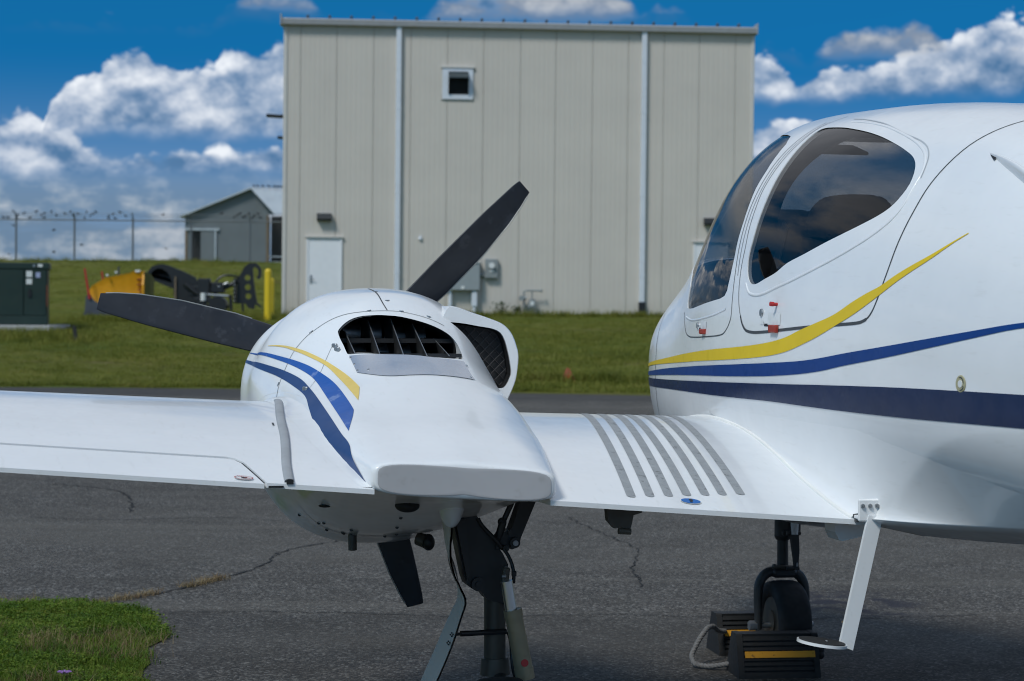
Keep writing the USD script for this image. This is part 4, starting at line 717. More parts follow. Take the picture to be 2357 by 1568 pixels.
# --- painted stripes
part(AIR, 'yellow_stripe', flip_out(fus_strip([(.75, 1.18), (.35, 1.205)] + D_yel_up, [(.75, 1.178), (.4, 1.187)] + D_yel_lo), (0, -1, 1.2)), M_YEL, True)
part(AIR, 'blue_stripe', flip_out(fus_strip([(.75, 1.166), (.4, 1.18)] + D_blu_up + [(-4.2, 1.50)], [(.75, 1.164), (.4, 1.166)] + D_blu_lo + [(-4.2, 1.49)]), (0, -1, 1.2)), M_BLU, True)
part(AIR, 'navy_stripe', flip_out(fus_strip([(.75, 1.15), (.3, 1.166)] + D_nav_up + [(-4.2, 1.25), (-6.2, 1.275)], [(.75, 1.13), (.3, 1.138)] + D_nav_lo + [(-4.2, 1.17), (-6.2, 1.215)]), (0, -1, 1.2)), M_NAVY, True)
# --- seams of canopy and door
dg = D_door_gap
part(AIR, 'door_seam', [flip_out(fus_seam(dg[:24], .0055), (0, -1.6, 1.3)), flip_out(fus_seam(dg[14:24], .009, .0010), (0, -1.6, 1.3)), flip_out(fus_seam(dg[23:], .0035), (0, -1.6, 1.3))], M_SEAM, True)
cg = [(-1.125, 2.06), (-1.118, 2.0), (-1.112, 1.93), (-1.11, 1.80), (-1.118, 1.64), (-1.125, 1.55), (-1.125, 1.425), (-1.087, 1.378), (-1.031, 1.356), (-.881, 1.347), (-.613, 1.340), (-.536, 1.348), (-.487, 1.383), (-.457, 1.427)]
part(AIR, 'canopy_seam', [flip_out(fus_seam(cg, .004), (0, -1.2, 1.3)), flip_out(fus_seam([(y - .028, z) for y, z in cg[:6]], .003), (0, -1.2, 1.3))], M_SEAM, True)
part(AIR, 'window_bead', flip_out(fus_seam(D_ridge, .010, .0, 160, h=.003), (0, -1.7, 1.5)), M_WHITE, True)
part(AIR, 'window_bead', flip_out(fus_seam([(y, z - .05) for y, z in [(-1.06, 1.49), (-.9, 1.468), (-.6, 1.45), (-.5, 1.46)]], .008, .0, 60, h=.002), (0, -1, 1.4)), M_WHITE, True)
part(AIR, 'window_sealant', flip_out(fus_seam([(-1.35, 2.052), (-1.62, 2.018), (-1.9, 1.958), (-2.09, 1.908), (-2.16, 1.865), (-2.195, 1.81)], .004, .0012, 90), (0, -1.7, 1.5)), M_SEAML, True)
part(AIR, 'nose_seam', flip_out(fus_seam([(-.06, 1.42), (-.066, 1.33), (-.08, 1.25), (-.08, 1.15), (-.05, 1.0)], .004), (0, -.1, 1.2)), M_SEAM, True)
#part(AIR, 'tail_seam', flip_out(fus_seam([(-2.62, 1.88), (-2.66, 1.80), (-2.70, 1.7)], .003), (0, -2.7, 1.4)), M_SEAML, True)
# --- small fittings on the side
def on_fus(Y, Z, off=0.0): P, N = fus_pn(np.array(Y), np.array(Z), off); return P, N
def disc_on(Y, Z, r, h, n=24, rz=1.0):
    P, N = on_fus(Y, Z, .001); return cyl(P, P + N * h, r, r * .92, n)
def plate_on(Y, Z, sy, sz, h, off=.0008):
    y = np.linspace(Y - sy / 2, Y + sy / 2, 4); z = np.linspace(Z - sz / 2, Z + sz / 2, 4); yy, zz = np.meshgrid(y, z, indexing='ij'); P, _ = fus_pn(yy, zz, off + h); return flip_out(sheet(P), (0, Y, Z))
for (Y, Z, s) in ((-1.411, 1.431, 1.), (-.714, 1.382, .9)): part(AIR, 'lock', disc_on(Y, Z, .0125 * s, .004), M_STEEL)
for (Y, Z, s) in ((-1.519, 1.412, 1.), (-.80, 1.385, .75)):
    part(AIR, 'placard', plate_on(Y, Z, .10 * s, .036 * s, .0008), M_PLAC, False); part(AIR, 'placard', plate_on(Y + .10 * s, Z - .012, .03 * s, .012 * s, .0008), M_PLAC, False)
    P, N = on_fus(Y - .01, Z - .030 * s, 0.); part(AIR, 'red_latch', box(P[0] - .006, P[1], P[2], .014, .060 * s, .024 * s, .003), M_REDTAG, False)
    part(AIR, 'latch_recess', plate_on(Y + .03, Z - .019 * s, .10 * s, .008, .0006), M_DARK, False)
P, N = on_fus(-1.534, 1.457); part(AIR, 'red_pin', [cyl(P, P + N * .022, .0055), cyl(P + N * .012, P + N * .024, .007)], M_RED)
part(AIR, 'fuel_sticker', disc_on(-2.622, 1.258, .0225, .0012, 32), M_BROWN); p_, n_ = on_fus(-2.622, 1.258)
part(AIR, 'sticker_centre', [cyl(p_ + n_ * .002, p_ + n_ * .0035, .0095, n=24)], M_PLAC)
part(AIR, 'sticker_print', [cyl(p_ + n_ * .0022 + np.array([.0, math.cos(a) * .0165, math.sin(a) * .0165]), p_ + n_ * .003 + np.array([0, math.cos(a) * .0165, math.sin(a) * .0165]), .0018, n=8) for a in np.linspace(.3, 2.8, 9).tolist() + np.linspace(3.5, 6.0, 9).tolist()], M_SEAM, kind='stuff')
# air scoop on the upper side
sl = []
for t in np.linspace(0, 1, 20):
    Y = -2.40 - .42 * t; Z = 1.868 - .135 * t - .02 * t * t; wd = .004 + .026 * math.sin(min(1, t * 1.6) * math.pi / 2); P, N = fus_pn(np.array(Y), np.array(Z)); ht = .032 * math.sin(min(t * 1.25, 1) * math.pi / 2)
    S = np.array([0, .35, .94]); a = np.linspace(0, np.pi, 9); sl.append([P + S * wd * math.cos(q) + N * (ht * math.sin(q) - .003) for q in a])
part(AIR, 'air_scoop', flip_out(sheet(np.array(sl)), (0, -2.6, 1.5)), M_WHITE, True)
P, N = on_fus(-2.41, 1.857); part(AIR, 'scoop_mouth', flip_out(sheet(np.array([[on_fus(-2.42 - .04 * t, 1.860 - .012 * t - .007 * s * t, .004)[0] for s in (0, 1)] for t in np.linspace(0, 1, 5)])), (0, -2.6, 1.5)), M_DARK, False)
for (Y, Z) in ((-2.2, 2.03), (-2.35, 2.0)): part(AIR, 'roof_antenna', ball((-.02, Y, np.interp(Y, FYD, _F[1]) + .0), .03, 2, (.5, 1, .25)), M_WHITE)
for k in range(7):
    Y = -2.25 - .14 * k; T = -1.15; q = fus_ring(np.array([Y]), np.array([np.pi - T * -1]), 0)[0, 0]; part(AIR, 'belly_screw', ball((-.16, Y, q[2] if abs(q[0]) < .5 else .8), .007, 1), M_BLACK)
# --- cabin
def seat(x, y, z0=1.05):
    prof = Polygon([(y + .35, z0), (y + .36, z0 + .12), (y - .06, z0 + .16), (y - .20, z0 + .60), (y - .23, z0 + .70), (y - .29, z0 + .725), (y - .35, z0 + .70), (y - .38, z0 + .58), (y - .27, z0 + .05), (y - .2, z0)]).buffer(.03).buffer(-.01)
    m = mf(prism(prof, x - .13, x + .13, 'yz')) ^ mf(prism(rrect(x - .125, x + .125, z0 - .3, z0 + .722, .085, 8), y - .8, y + .8, 'xz')) ; return (lambda q: (trimesh.smoothing.filter_laplacian(q, iterations=2), q)[1])(trimesh.Trimesh(*(lambda w: (w.vertices, w.faces))(tm(m)), process=True).subdivide_to_size(.035, max_iter=8))
for x in (-.285, .285): part(AIR, 'seat', seat(x, -.98), M_SEAT, 40)
for x in (-.27, .27): part(AIR, 'seat', seat(x, -.36, 1.03), M_SEAT, 40)
part(AIR, 'seat', [boxb(-.5, .5, -2.28, -2.05, 1.0, 1.55, .05)], M_SEAT, 40)
for x in (-.28, .28): part(AIR, 'headrest', box(x, -2.12, 1.72, .26, .11, .26, .045), M_SEAT, 40)
part(AIR, 'instrument_panel', [boxb(-.46, .46, -.28, -.12, 1.0, 1.46, .03), cat_([trimesh.convex.convex_hull(np.array([(-.45, -.3, 1.44), (.45, -.3, 1.44), (-.40, .10, 1.42), (.40, .10, 1.42), (-.22, -.30, 1.53), (.22, -.30, 1.53), (-.2, .0, 1.50), (.2, .0, 1.50)]))])], M_LINING, 40)
part(AIR, 'canopy_strut', box(-.545, -1.30, 1.60, .012, .05, .26, .004, rx=.55), M_BLACK, False)
part(AIR, 'roof_bow', [tube([(-.52, -1.14, 1.70), (-.44, -1.14, 1.90), (-.28, -1.14, 2.02), (0, -1.14, 2.075), (.28, -1.14, 2.02), (.44, -1.14, 1.90), (.52, -1.14, 1.70)], .03, samples=40)], M_LINING)
for s in (-1, 1): part(AIR, 'sun_visor', box(s * .22, -.92, 1.99, .24, .14, .012, .004, rx=.25), M_LINING, False)
# --- tail
def foil(chord, t, n=24):
    a = np.linspace(0, 2 * np.pi, n + 1)[:-1]; x = .5 * (1 + np.cos(a)); y = np.sign(np.sin(a)) * 5 * t * (.2969 * np.sqrt(x) - .126 * x - .3516 * x ** 2 + .2843 * x ** 3 - .1015 * x ** 4); return x * chord, y * chord
R_ = []
for z, ya, ch in ((1.15, -6.75, 1.15), (1.6, -6.85, .95), (2.35, -7.0, .72), (2.48, -7.0, .70)): xx, yy = foil(ch, .10); R_.append(np.c_[yy, ya + (ch - xx), np.full(len(xx), z)])
part(AIR, 'tail_fin', loft(np.array(R_)), M_WHITE)
R_ = []
for x, ch in ((-1.6, .42), (0, .70), (1.6, .42)): xx, yy = foil(ch, .10); R_.append(np.c_[np.full(len(xx), x), -7.05 + (ch - xx) * 1.0 , 2.47 + yy])
part(AIR, 'tailplane', loft(np.array(R_)), M_WHITE)

# --- wings
def wing_sec(X, s):
    lat = np.abs(X); c = np.interp(lat, [.4, .574, 1.29, 2.186, 2.95, 6.7], [1.63, 1.62, 1.55, 1.46, 1.38, .95]); inc = np.radians(np.interp(lat, [.4, .574, 1.29, 2.186, 2.95, 6.7], [4.05, 4.0, 2.9, 2.3, 1.7, 1.0]))
    zte = .842 + .0735 * (lat - .6); t, m, p = .137, .024, .4; x = .5 * (1 + np.cos(np.pi * s)); xs = np.clip(x, 1e-9, 1)
    yt = 5 * t * (.2969 * np.sqrt(xs) - .126 * xs - .3516 * xs ** 2 + .2843 * xs ** 3 - .1015 * xs ** 4) + .0030 * xs
    yc = np.where(x < p, m / p ** 2 * (2 * p * x - x ** 2), m / (1 - p) ** 2 * ((1 - 2 * p) + 2 * p * x - x ** 2)); y = np.where(s <= 1, yc + yt, yc - yt)
    return -2.03 + (1 - x) * c * np.cos(inc), zte + y * c + (1 - x) * c * np.sin(inc)
SU = np.linspace(0, 1, 60)
def wing_top(X, Y, off=0.0):
    X, Y = np.broadcast_arrays(np.asarray(X, float), np.asarray(Y, float)); out = np.empty(X.shape)
    for i in np.ndindex(X.shape): y, z = wing_sec(X[i], SU); k = int(np.argmax(y)); out[i] = np.interp(Y[i], y[:k + 1], z[:k + 1])
    return out + off
S_ = np.linspace(0, 2, 111); Xw = np.r_[np.linspace(-.38, -3.4, 40), np.linspace(-3.4, -6.7, 14)[1:]]
def wing_solid(sgn=1):
    R = []
    for x in Xw: y, z = wing_sec(x, S_); R.append(np.c_[np.full(len(y), x * sgn), y, z])
    return loft(np.array(R))
flap_poly = Polygon([(-6.0, -1.842), (-2.345, -1.845), (-2.325, -1.853), (-2.308, -1.875), (-2.252, -2.06), (-2.25, -2.3), (-6.0, -2.3)])
wl = mf(wing_solid()); fp = mf(prism(flap_poly, .3, 2.5, 'xy')); fpb = mf(prism(flap_poly.buffer(.007, join_style=2), .3, 2.5, 'xy'))
LW = part(AIR, 'wing', tm(wl - fpb - mf(boxb(-1.966, -1.478, -2.3, -1.90, .5, 1.3))), M_WHITE, 28); part(AIR, 'flap', tm(wl ^ fp).apply_translation((0, 0, -.003)), M_WHITE, 28)
GAPS = (((-5.0, -1.838), (-2.34, -1.841)), ((-2.36, -1.838), (-2.305, -1.87)), ((-2.312, -1.862), (-2.258, -2.015)))
part(AIR, 'wing', wing_solid(-1), M_WHITE, 28)
def wing_strip(p0, p1, w, n=40, off=.0012, y_ext=0.0):
    p0, p1 = np.array(p0[:2]), np.array(p1[:2]); d = (p1 - p0); L = np.linalg.norm(d); t = np.r_[np.linspace(-y_ext / L, 1 - .55 * w / L, n), 1 - (w / 2 / L) * (1 - np.sin(np.linspace(0, np.pi / 2, 7)[1:] ))]; P = p0 + d * t[:, None]; s = np.array([-d[1], d[0]]) / L
    r = w / 2; rem = (1 - t) * L; hw = np.where(rem < r, np.sqrt(np.maximum(r * r - (r - rem) ** 2, 1e-8)), r); q = np.linspace(-1, 1, 4)
    XY = P[:, None] + s[None, None] * (q[None, :, None] * hw[:, None, None]); Z = wing_top(XY[..., 0], XY[..., 1], off); m = sheet(np.concatenate([XY, Z[..., None]], -1))
    if m.face_normals[:, 2].mean() < 0: m.invert()
    return m
part(AIR, 'flap_gap', [wing_strip(a, b, .018, 60, -.005) for a, b in GAPS], M_DARK, True)
for a, b in zip(D_n_walk_top if 'D_n_walk_top' in globals() else D_w_walk_top, D_w_walk_bot): part(AIR, 'walkway_strip', wing_strip(a, b, .0265, 46, .0012, .30), M_GREYWALK, True)
def wing_disc(cx, cy, rx, ry, off, n=28, rings=4):
    V = []; 
    for k in range(rings + 1):
        a = np.linspace(0, 2 * np.pi, n + 1); V.append(np.stack([cx + rx * k / rings * np.cos(a), cy + ry * k / rings * np.sin(a)], -1))
    V = np.array(V); Z = wing_top(V[..., 0], V[..., 1], off); m = sheet(np.concatenate([V, Z[..., None]], -1)); 
    if np.nansum(m.face_normals[:, 2]) < 0: m.invert()
    return m
ov = part(AIR, 'oval_sticker', wing_disc(-1.056, -1.976, .031, .021, .0024), M_PLAC, True); part(AIR, 'oval_sticker_blue', wing_disc(-1.056, -1.976, .0285, .0185, .0036), M_BLUEST, True)
part(AIR, 'footprint_mark', [wing_disc(-1.054, -1.971, .006, .0075, .0048, 14, 2), wing_disc(-1.057, -1.985, .0045, .004, .0048, 14, 2)], M_BLACK, True)
part(AIR, 'warning_sticker', wing_disc(-2.313, -2.006, .026, .013, .0012), M_PLAC, True)
def wing_ring(cx, cy, rx, ry, w, off, n=40):
    a = np.linspace(0, 2 * np.pi, n + 1); V = np.stack([np.stack([cx + (rx + o) * np.cos(a), cy + (ry + o * .6) * np.sin(a)], -1) for o in (0, -w)]); Z = wing_top(V[..., 0], V[..., 1], off); m = sheet(np.concatenate([V, Z[..., None]], -1))
    if m.face_normals[:, 2].mean() < 0: m.invert()
    return m
part(AIR, 'warning_ring', [wing_ring(-2.313, -2.006, .025, .0125, .0024, .0024), wing_strip((-2.330, -1.998), (-2.296, -2.014), .0022, 10, .0036)], M_RED, True)
part(AIR, 'hand_mark', [wing_disc(-2.312, -2.0085, .008, .0035, .0022, 14, 2)] + [wing_strip((-2.318 + .004 * k, -2.007), (-2.3175 + .0045 * k, -2.000), .0022, 6, .0022) for k in range(4)], M_BLACK, True)
# grey weather strip over the wing joint
sp = np.array([(-2.07, -.62)] + [(p[0], p[1]) for p in D_w_seal]); sp = smooth_line(sp, 70); sz = wing_top(sp[:, 0], np.maximum(sp[:, 1], -2.028)); sl = []
rs_ = np.random.default_rng(3); wob = gaussian_filter1d(rs_.normal(0, 1, 70), 4) * .004
for k in range(70):
    a = np.linspace(0, np.pi, 9); h_ = .010 + .3 * abs(wob[k]); sl.append(np.stack([sp[k, 0] + wob[k] + .0135 * np.cos(a), np.full(9, sp[k, 1]), sz[k] + h_ * np.sin(a) ** .7 + .0005], -1))
m = sheet(np.array(sl)); m = m if m.face_normals[:, 2].mean() > 0 else (m.invert() or m); part(AIR, 'joint_weather_strip', m, M_SEAL, True)
part(AIR, 'joint_end_gap', boxb(-2.202, -2.184, -2.034, -2.022, .966, .978), M_DARK, False); part(AIR, 'flap_end_gap', boxb(-2.25, -2.21, -2.034, -2.026, .957, .962), M_DARK, False)
part(AIR, 'joint_rivet', [cyl((-2.172, -1.47 + .012 * k, wing_top(-2.172, -1.47 + .012 * k)), (-2.172, -1.47 + .012 * k, wing_top(-2.172, -1.47 + .012 * k, .003)), .0028, n=8) for k in range(3)], M_SEAM, False)
# sealant bead and wing root fairing
bd = smooth_line([(-.615, -.55), (-.605, -.8), (-.600, -.98), (-.592, -1.10), (-.597, -1.25), (-.612, -1.5), (-.622, -1.72), (-.617, -1.86), (-.603, -1.97), (-.587, -2.022)], 80)
bz = wing_top(bd[:, 0], bd[:, 1]); part(AIR, 'root_sealant', tube(np.c_[bd, bz + .0015], .0052, 8), M_BEAD)
rowsF = []
for y in np.r_[np.linspace(-.62, -2.022, 60), np.linspace(-2.03, -3.0, 30)]:
    if y >= -2.025:
        x0 = np.interp(-y, -bd[::-1, 1][::-1], bd[:, 0]); z0 = float(wing_top(x0, max(min(y, -.46), -2.028))); zf = min(z0 + .28, max(1.13, z0 + .035)); p0 = np.array([x0, y, z0 - .001]); z1 = z0 + .012
    else:
        t = (-2.03 - y) / .97; tt = 1 - (1 - t) ** 1.6; zl = .862 + .05 * t; xl = float(fus_x(np.array(y), np.array(zl))); p0 = np.array([-.587 * (1 - tt) + (xl + .004) * tt, y, .852 * (1 - tt) + zl * tt]); zf = 1.13 - .16 * t; z1 = p0[2] + .012 + .03 * t
    xf = float(fus_x(np.array(y), np.array(zf))); sl_ = float(fus_x(np.array(y), np.array(zf + .004)) - fus_x(np.array(y), np.array(zf - .004))) / .008; p2 = np.array([xf + .0015, y, zf]); p1 = np.array([xf + sl_ * (z1 - zf), y, z1])
    if y > -.99:
        g_ = np.clip((-y - .62) / .36, 0, 1); g_ = g_ * g_ * (3 - 2 * g_); p0 = p0 * g_ + (p2 + np.array([.02, 0, -.03])) * (1 - g_); p1 = p1 * g_ + (p0 + p2) / 2 * (1 - g_); p2 = p2 + np.array([.012 * (1 - g_), 0, 0])
    t_ = np.linspace(0, 1, 14)[:, None]; cur = p0 * (1 - t_) ** 2 + 2 * p1 * t_ * (1 - t_) + p2 * t_ ** 2
    rowsF.append(np.vstack([[p0 + np.array([.22, 0, -.055])], [p0 + np.array([.04, 0, -.016])], cur]))
part(AIR, 'root_fairing', flip_out(sheet(np.array(rowsF)), (0, -1.6, 1.0)), M_WHITE, 50)

# --- nacelle
KN = np.array([-.10, -.16, -.3, -.5, -.75, -1.0, -1.25, -1.5, -1.75, -2.03])[::-1]
NP = [np.array(v)[::-1] for v in (
    [0.3056, 0.3592, 0.4364, 0.418, 0.3958, 0.3769, 0.3724, 0.3529, 0.3079, 0.2525], [1.2965, 1.3133, 1.4661, 1.3839, 1.3266, 1.2647, 1.202, 1.1343, 1.0855, 1.012],
    [0.9522, 0.84, 0.7147, 0.6188, 0.671, 0.7083, 0.7681, 0.8339, 0.888, 0.921], [0.1984, 0.2171, 0.2943, 0.4215, 0.3704, 0.3233, 0.2902, 0.2558, 0.2107, 0.1494],
    [1.2966, 1.3713, 1.4866, 1.5001, 1.4848, 1.3639, 1.2244, 1.136, 1.0665, 0.9994], [1.2, 1.18, 1.12, 1.08, 1.05, 1.02, .99, .975, .97, .967], [2.1, 2.2, 2.3, 2.4, 2.5, 2.6, 2.8, 3.0, 3.4, 4.5])]
NYD = np.arange(-2.03, -.0999, .005)
def _np(a):
    y = PchipInterpolator(KN, a)(NYD); g = gaussian_filter1d(y, 8, mode='nearest'); e = np.clip(np.minimum(NYD + 2.03, -.10 - NYD) / .08, 0, 1); return y * (1 - e) + g * e
_N = [_np(a) for a in NP]; NX = -1.72
def nac_pt(Y, T, off=0.0, X0=NX):
    Y, T = np.broadcast_arrays(np.asarray(Y, float), np.asarray(T, float)); w1, t1, b1, w2, t2, c, n = [np.interp(Y, NYD, a) for a in _N]; ct, st = np.cos(T), np.sin(T)
    h1 = np.where(st >= 0, t1 - c, c - b1); r1 = (np.abs(ct / w1) ** n + np.abs(st / h1) ** n) ** (-1 / n); h2 = np.where(st >= 0, t2 - c, .05); r2 = (np.abs(ct / w2) ** 2.3 + np.abs(st / np.maximum(h2, .02)) ** 2.3) ** (-1 / 2.3)
    kk = 55.; r = np.where(st > .02, np.log(np.maximum(np.exp(kk * r1) + np.exp(kk * r2) - 1, 1.)) / kk, r1); bl = np.clip(st / .25, 0, 1); r = r1 * (1 - bl) + r * bl
    return np.stack([X0 + (r + off) * ct, Y, c + (r + off) * st - nac_tilt((r + off) * ct, Y)], -1)
def nac_tilt(dx, Y): return .060 * dx * np.clip((-1.2 - Y) / .8, 0, 1)
def nac_T(P): P = np.asarray(P); return np.arctan2(P[..., 2] + nac_tilt(P[..., 0] - NX, P[..., 1]) - np.interp(P[..., 1], NYD, _N[5]), P[..., 0] - NX)
def nac_strip(up, lo, off=.0022, n=70, k=8):
    u, l = smooth_line(up, n), smooth_line(lo, n); t = np.linspace(0, 1, k)[None, :, None]; q = u[:, None] * (1 - t) + l[:, None] * t; return flip_out(sheet(nac_pt(q[..., 1], nac_T(q), off)), (NX, -1.1, 1.0))
def nac_seam(line, w=.004, off=.0012, n=80):
    q = smooth_line(line, n); P = nac_pt(q[:, 1], nac_T(q), off); N = nac_pt(q[:, 1], nac_T(q), off + .01) - P; N /= np.linalg.norm(N, axis=1, keepdims=True); T = np.gradient(P, axis=0); T /= np.linalg.norm(T, axis=1, keepdims=True); S = np.cross(N, T); return flip_out(sheet(np.stack([P - S * w / 2, P + S * w / 2], 1)), (NX, -.9, 1.0))
Yn = np.r_[-.10, np.linspace(-.115, -2.018, 150), -2.026, -2.03]; Tn = np.linspace(-np.pi, np.pi, 181)[:-1]
def nac_solid(sgn=1):
    R = nac_pt(Yn[:, None], Tn[None]); ctr = np.array([NX, 0, .9675])
    for k, s in ((len(Yn) - 1, .012), (len(Yn) - 2, .004)): R[k] = R[k] + (ctr * [1, 0, 1] + [0, Yn[k], 0] - R[k]) * (s / np.maximum(np.linalg.norm(R[k] - (ctr * [1, 0, 1] + [0, Yn[k], 0]), axis=1), .05))[:, None]
    R[..., 1] -= .014 * np.clip((-1.9 - R[..., 1]) / .13, 0, 1); R = R * [sgn, 1, 1]; return loft(R)
sc_out = [(-1.575, 1.36), (-1.547, 1.402), (-1.521, 1.442), (-1.490, 1.437), (-1.455, 1.424), (-1.384, 1.401), (-1.34, 1.383), (-1.312, 1.356), (-1.295, 1.319), (-1.285, 1.276), (-1.291, 1.212), (-1.313, 1.148), (-1.36, 1.08), (-1.50, 1.05), (-1.6, 1.2)]
sc = smooth_line(np.array(sc_out), 96, True)[:-1]; cen = np.array([-1.58, 1.24]); R_ = []
for Y, s in ((-.858, .985), (-.85, 1.0), (-.78, 1.0), (-.65, .995), (-.5, .97), (-.35, .90), (-.22, .76), (-.14, .58)):
    q = cen + (sc - cen) * s; R_.append(np.c_[q[:, 0], np.full(len(q), Y), q[:, 1]])
scoop = mf(loft(np.array(R_)))
so = smooth_line([(-1.535, 1.389), (-1.482, 1.385), (-1.427, 1.376), (-1.378, 1.368), (-1.351, 1.356), (-1.334, 1.329), (-1.323, 1.292), (-1.315, 1.254), (-1.311, 1.222), (-1.318, 1.198), (-1.34, 1.17), (-1.42, 1.17), (-1.50, 1.25)], 90, True)
op = smooth_line([(p[0], p[2]) for p in D_n_open], 120, True)
nac = (mf(nac_solid()) + scoop) - mf(prism(op, -1.45, -.50, 'xz')) - mf(prism(so, -.865, -.55, 'xz'))
NAC = part(AIR, 'nacelle', tm(nac), M_WHITE, 26)
_q = nac_pt(np.full(180, -2.03), Tn) - [0, .014, 0]; _c = np.array([NX, -2.044, .9665]); _in = lambda d, y: np.array([p + (_c - p) * (d / np.linalg.norm(_c - p)) + [0, y, 0] for p in _q])
part(NAC, 'tail_cap', loft(np.array([_in(.0125, .004), _in(.0125, -.0012), _in(.016, -.0022), _in(.028, -.0022)])), M_CAP, 30)
part(AIR, 'nacelle', nac_solid(-1), M_WHITE, 26, label='far engine nacelle on the other wing')
# dark ducts lining the two openings
def liner(poly, y0, y1, inset=.002):
    p = Polygon(poly).buffer(-inset); q = np.array(p.exterior.coords)[::2]; wl_ = sheet(np.stack([np.c_[q[:, 0], np.full(len(q), y), q[:, 1]] for y in (y0, y1)], 0)); e = trimesh.creation.triangulate_polygon(p, engine='earcut'); return cat_([wl_, trimesh.Trimesh(np.c_[e[0][:, 0], np.full(len(e[0]), y0), e[0][:, 1]], e[1], process=False)])
part(NAC, 'outlet_duct', liner(op, -.51, -.955), M_DARK, False); part(NAC, 'scoop_duct', liner(so, -.56, -.85), M_DARK, False)
part(NAC, 'radiator_mesh', trimesh.Trimesh(np.c_[trimesh.creation.triangulate_polygon(Polygon(so).buffer(-.004), engine='earcut')[0][:, 0], np.full(len(trimesh.creation.triangulate_polygon(Polygon(so).buffer(-.004), engine='earcut')[0]), -.80), trimesh.creation.triangulate_polygon(Polygon(so).buffer(-.004), engine='earcut')[0][:, 1]], trimesh.creation.triangulate_polygon(Polygon(so).buffer(-.004), engine='earcut')[1], process=False), M_MESH, False)
sp_ = Polygon(so).buffer(-.006); wires = []
from shapely.geometry import LineString
for k in np.arange(-.6, .6, .034):
    for sg in (1, -1):
        L = LineString([(-1.42 + k - .4, 1.28 - .4 * sg), (-1.42 + k + .4, 1.28 + .4 * sg)]).intersection(sp_)
        for s in getattr(L, 'geoms', [L]):
            if s.length > .01: c = np.array(s.coords); wires.append(cyl((c[0][0], -.808, c[0][1]), (c[-1][0], -.808, c[-1][1]), .0016, n=5))
part(NAC, 'radiator_wire', wires, M_MESH2, False, kind='stuff')
for k, (xt, xb) in enumerate(((-1.878, -1.868), (-1.802, -1.79), (-1.728, -1.715), (-1.655, -1.64), (-1.585, -1.568))):
    zt_, zb_ = 1.40 - .12 * ((k - 1.8) / 3) ** 2, 1.283; v = np.array([[xt - .0012, -.90, zt_], [xt + .0012, -.90, zt_], [xb + .0012, -1.075, zb_], [xb - .0012, -1.075, zb_], [xt - .0012, -.72, zt_], [xt + .0012, -.72, zt_], [xb + .0012, -.80, zb_], [xb - .0012, -.80, zb_]])
    part(NAC, 'outlet_vane', trimesh.convex.convex_hull(v), M_DARK, False); e0, e1 = np.array([xt, -.902, zt_]), np.array([xb, -1.077, zb_]); part(NAC, 'vane_edge', cyl(e0, e1, .0016, n=6), M_STEEL)
part(NAC, 'outlet_bar', [boxb(-1.90, -1.52, -.93, -.86, 1.320, 1.334)], M_DARK, False); part(NAC, 'outlet_bar', [boxb(-1.895, -1.52, -1.04, -1.00, 1.276, 1.288)], M_BLACK, False)
for x0, x1, z in ((-1.86, -1.80, 1.345), (-1.79, -1.73, 1.343), (-1.72, -1.65, 1.335), (-1.64, -1.58, 1.335)): part(NAC, 'muffler', cyl((x0, -.70, z), (x1, -.70, z), .048, n=24), M_STEEL)
for x0, x1 in ((-1.86, -1.79), (-1.78, -1.70), (-1.69, -1.62)): part(NAC, 'heat_shield', cyl((x0, -.78, 1.285), (x1, -.78, 1.285), .03, n=20), M_STEEL)
part(NAC, 'outlet_plate', nac_strip([D_n_plate[0], (-1.748, -1.137, 1.284), (-1.646, -1.142, 1.279), D_n_plate[7]], [(-1.887, -1.19, 1.24), (-1.77, -1.262, 1.229), (-1.65, -1.25, 1.22), (-1.502, -1.195, 1.217)], .003, 40, 8), M_PLATE, True)
part(NAC, 'plate_screw', [cyl(nac_pt(p[1], nac_T(p), .002), nac_pt(p[1], nac_T(p), .005), .0035, n=8) for p in [np.array(q) for q in ((-1.885, -1.10, 1.27), (-1.88, -1.18, 1.24), (-1.52, -1.19, 1.22), (-1.52, -1.11, 1.25), (-1.845, -1.195, 1.238), (-1.885, -1.14, 1.26))]], M_STEEL, False)
for sname, u, l, m in (('yellow_stripe', D_n_yu, D_n_yl, M_YEL2), ('blue_stripe', D_n_bu, D_n_bl, M_BLU2), ('navy_stripe', D_n_nu, D_n_nl, M_NAVY2)): part(NAC, sname, nac_strip(u, l), m, True)
part(NAC, 'cowl_seam', nac_seam([(-2.115, -.93, 1.05)] + D_n_arc, .0035), M_SEAM, True); part(NAC, 'cowl_seam', nac_seam([(-1.752, -.60, 1.49)] + D_n_groove, .0045), M_SEAM, True)
part(NAC, 'cowl_seam', nac_seam([(-1.932, -.985, 1.315), (-1.955, -1.03, 1.26), (-1.99, -1.08, 1.215), (-2.03, -1.12, 1.18)], .0028), M_SEAML, True)
for q in [(-1.727, -.831, 1.467), (-1.798, -.887, 1.431), (-1.691, -.897, 1.428), (-1.979, -.835, 1.354), (-2.082, -.833, 1.181), (-1.748, -.72, 1.493), (-1.60, -.90, 1.41)]:
    q = np.array(q); part(NAC, 'cowl_screw', cyl(nac_pt(q[1], nac_T(q), -.002), nac_pt(q[1], nac_T(q), .0018), .0075, n=14), M_STEEL)
for q, m in (((-1.926, -.997, 1.313), M_STEEL), ((-1.922, -1.022, 1.303), M_STEEL), ((-2.035, -1.10, 1.18), M_STEEL)):
    q = np.array(q); c = nac_pt(q[1], nac_T(q), .002); part(NAC, 'cowl_latch', box(*c, .010, .03, .016, .003, rz=.3), m, False)
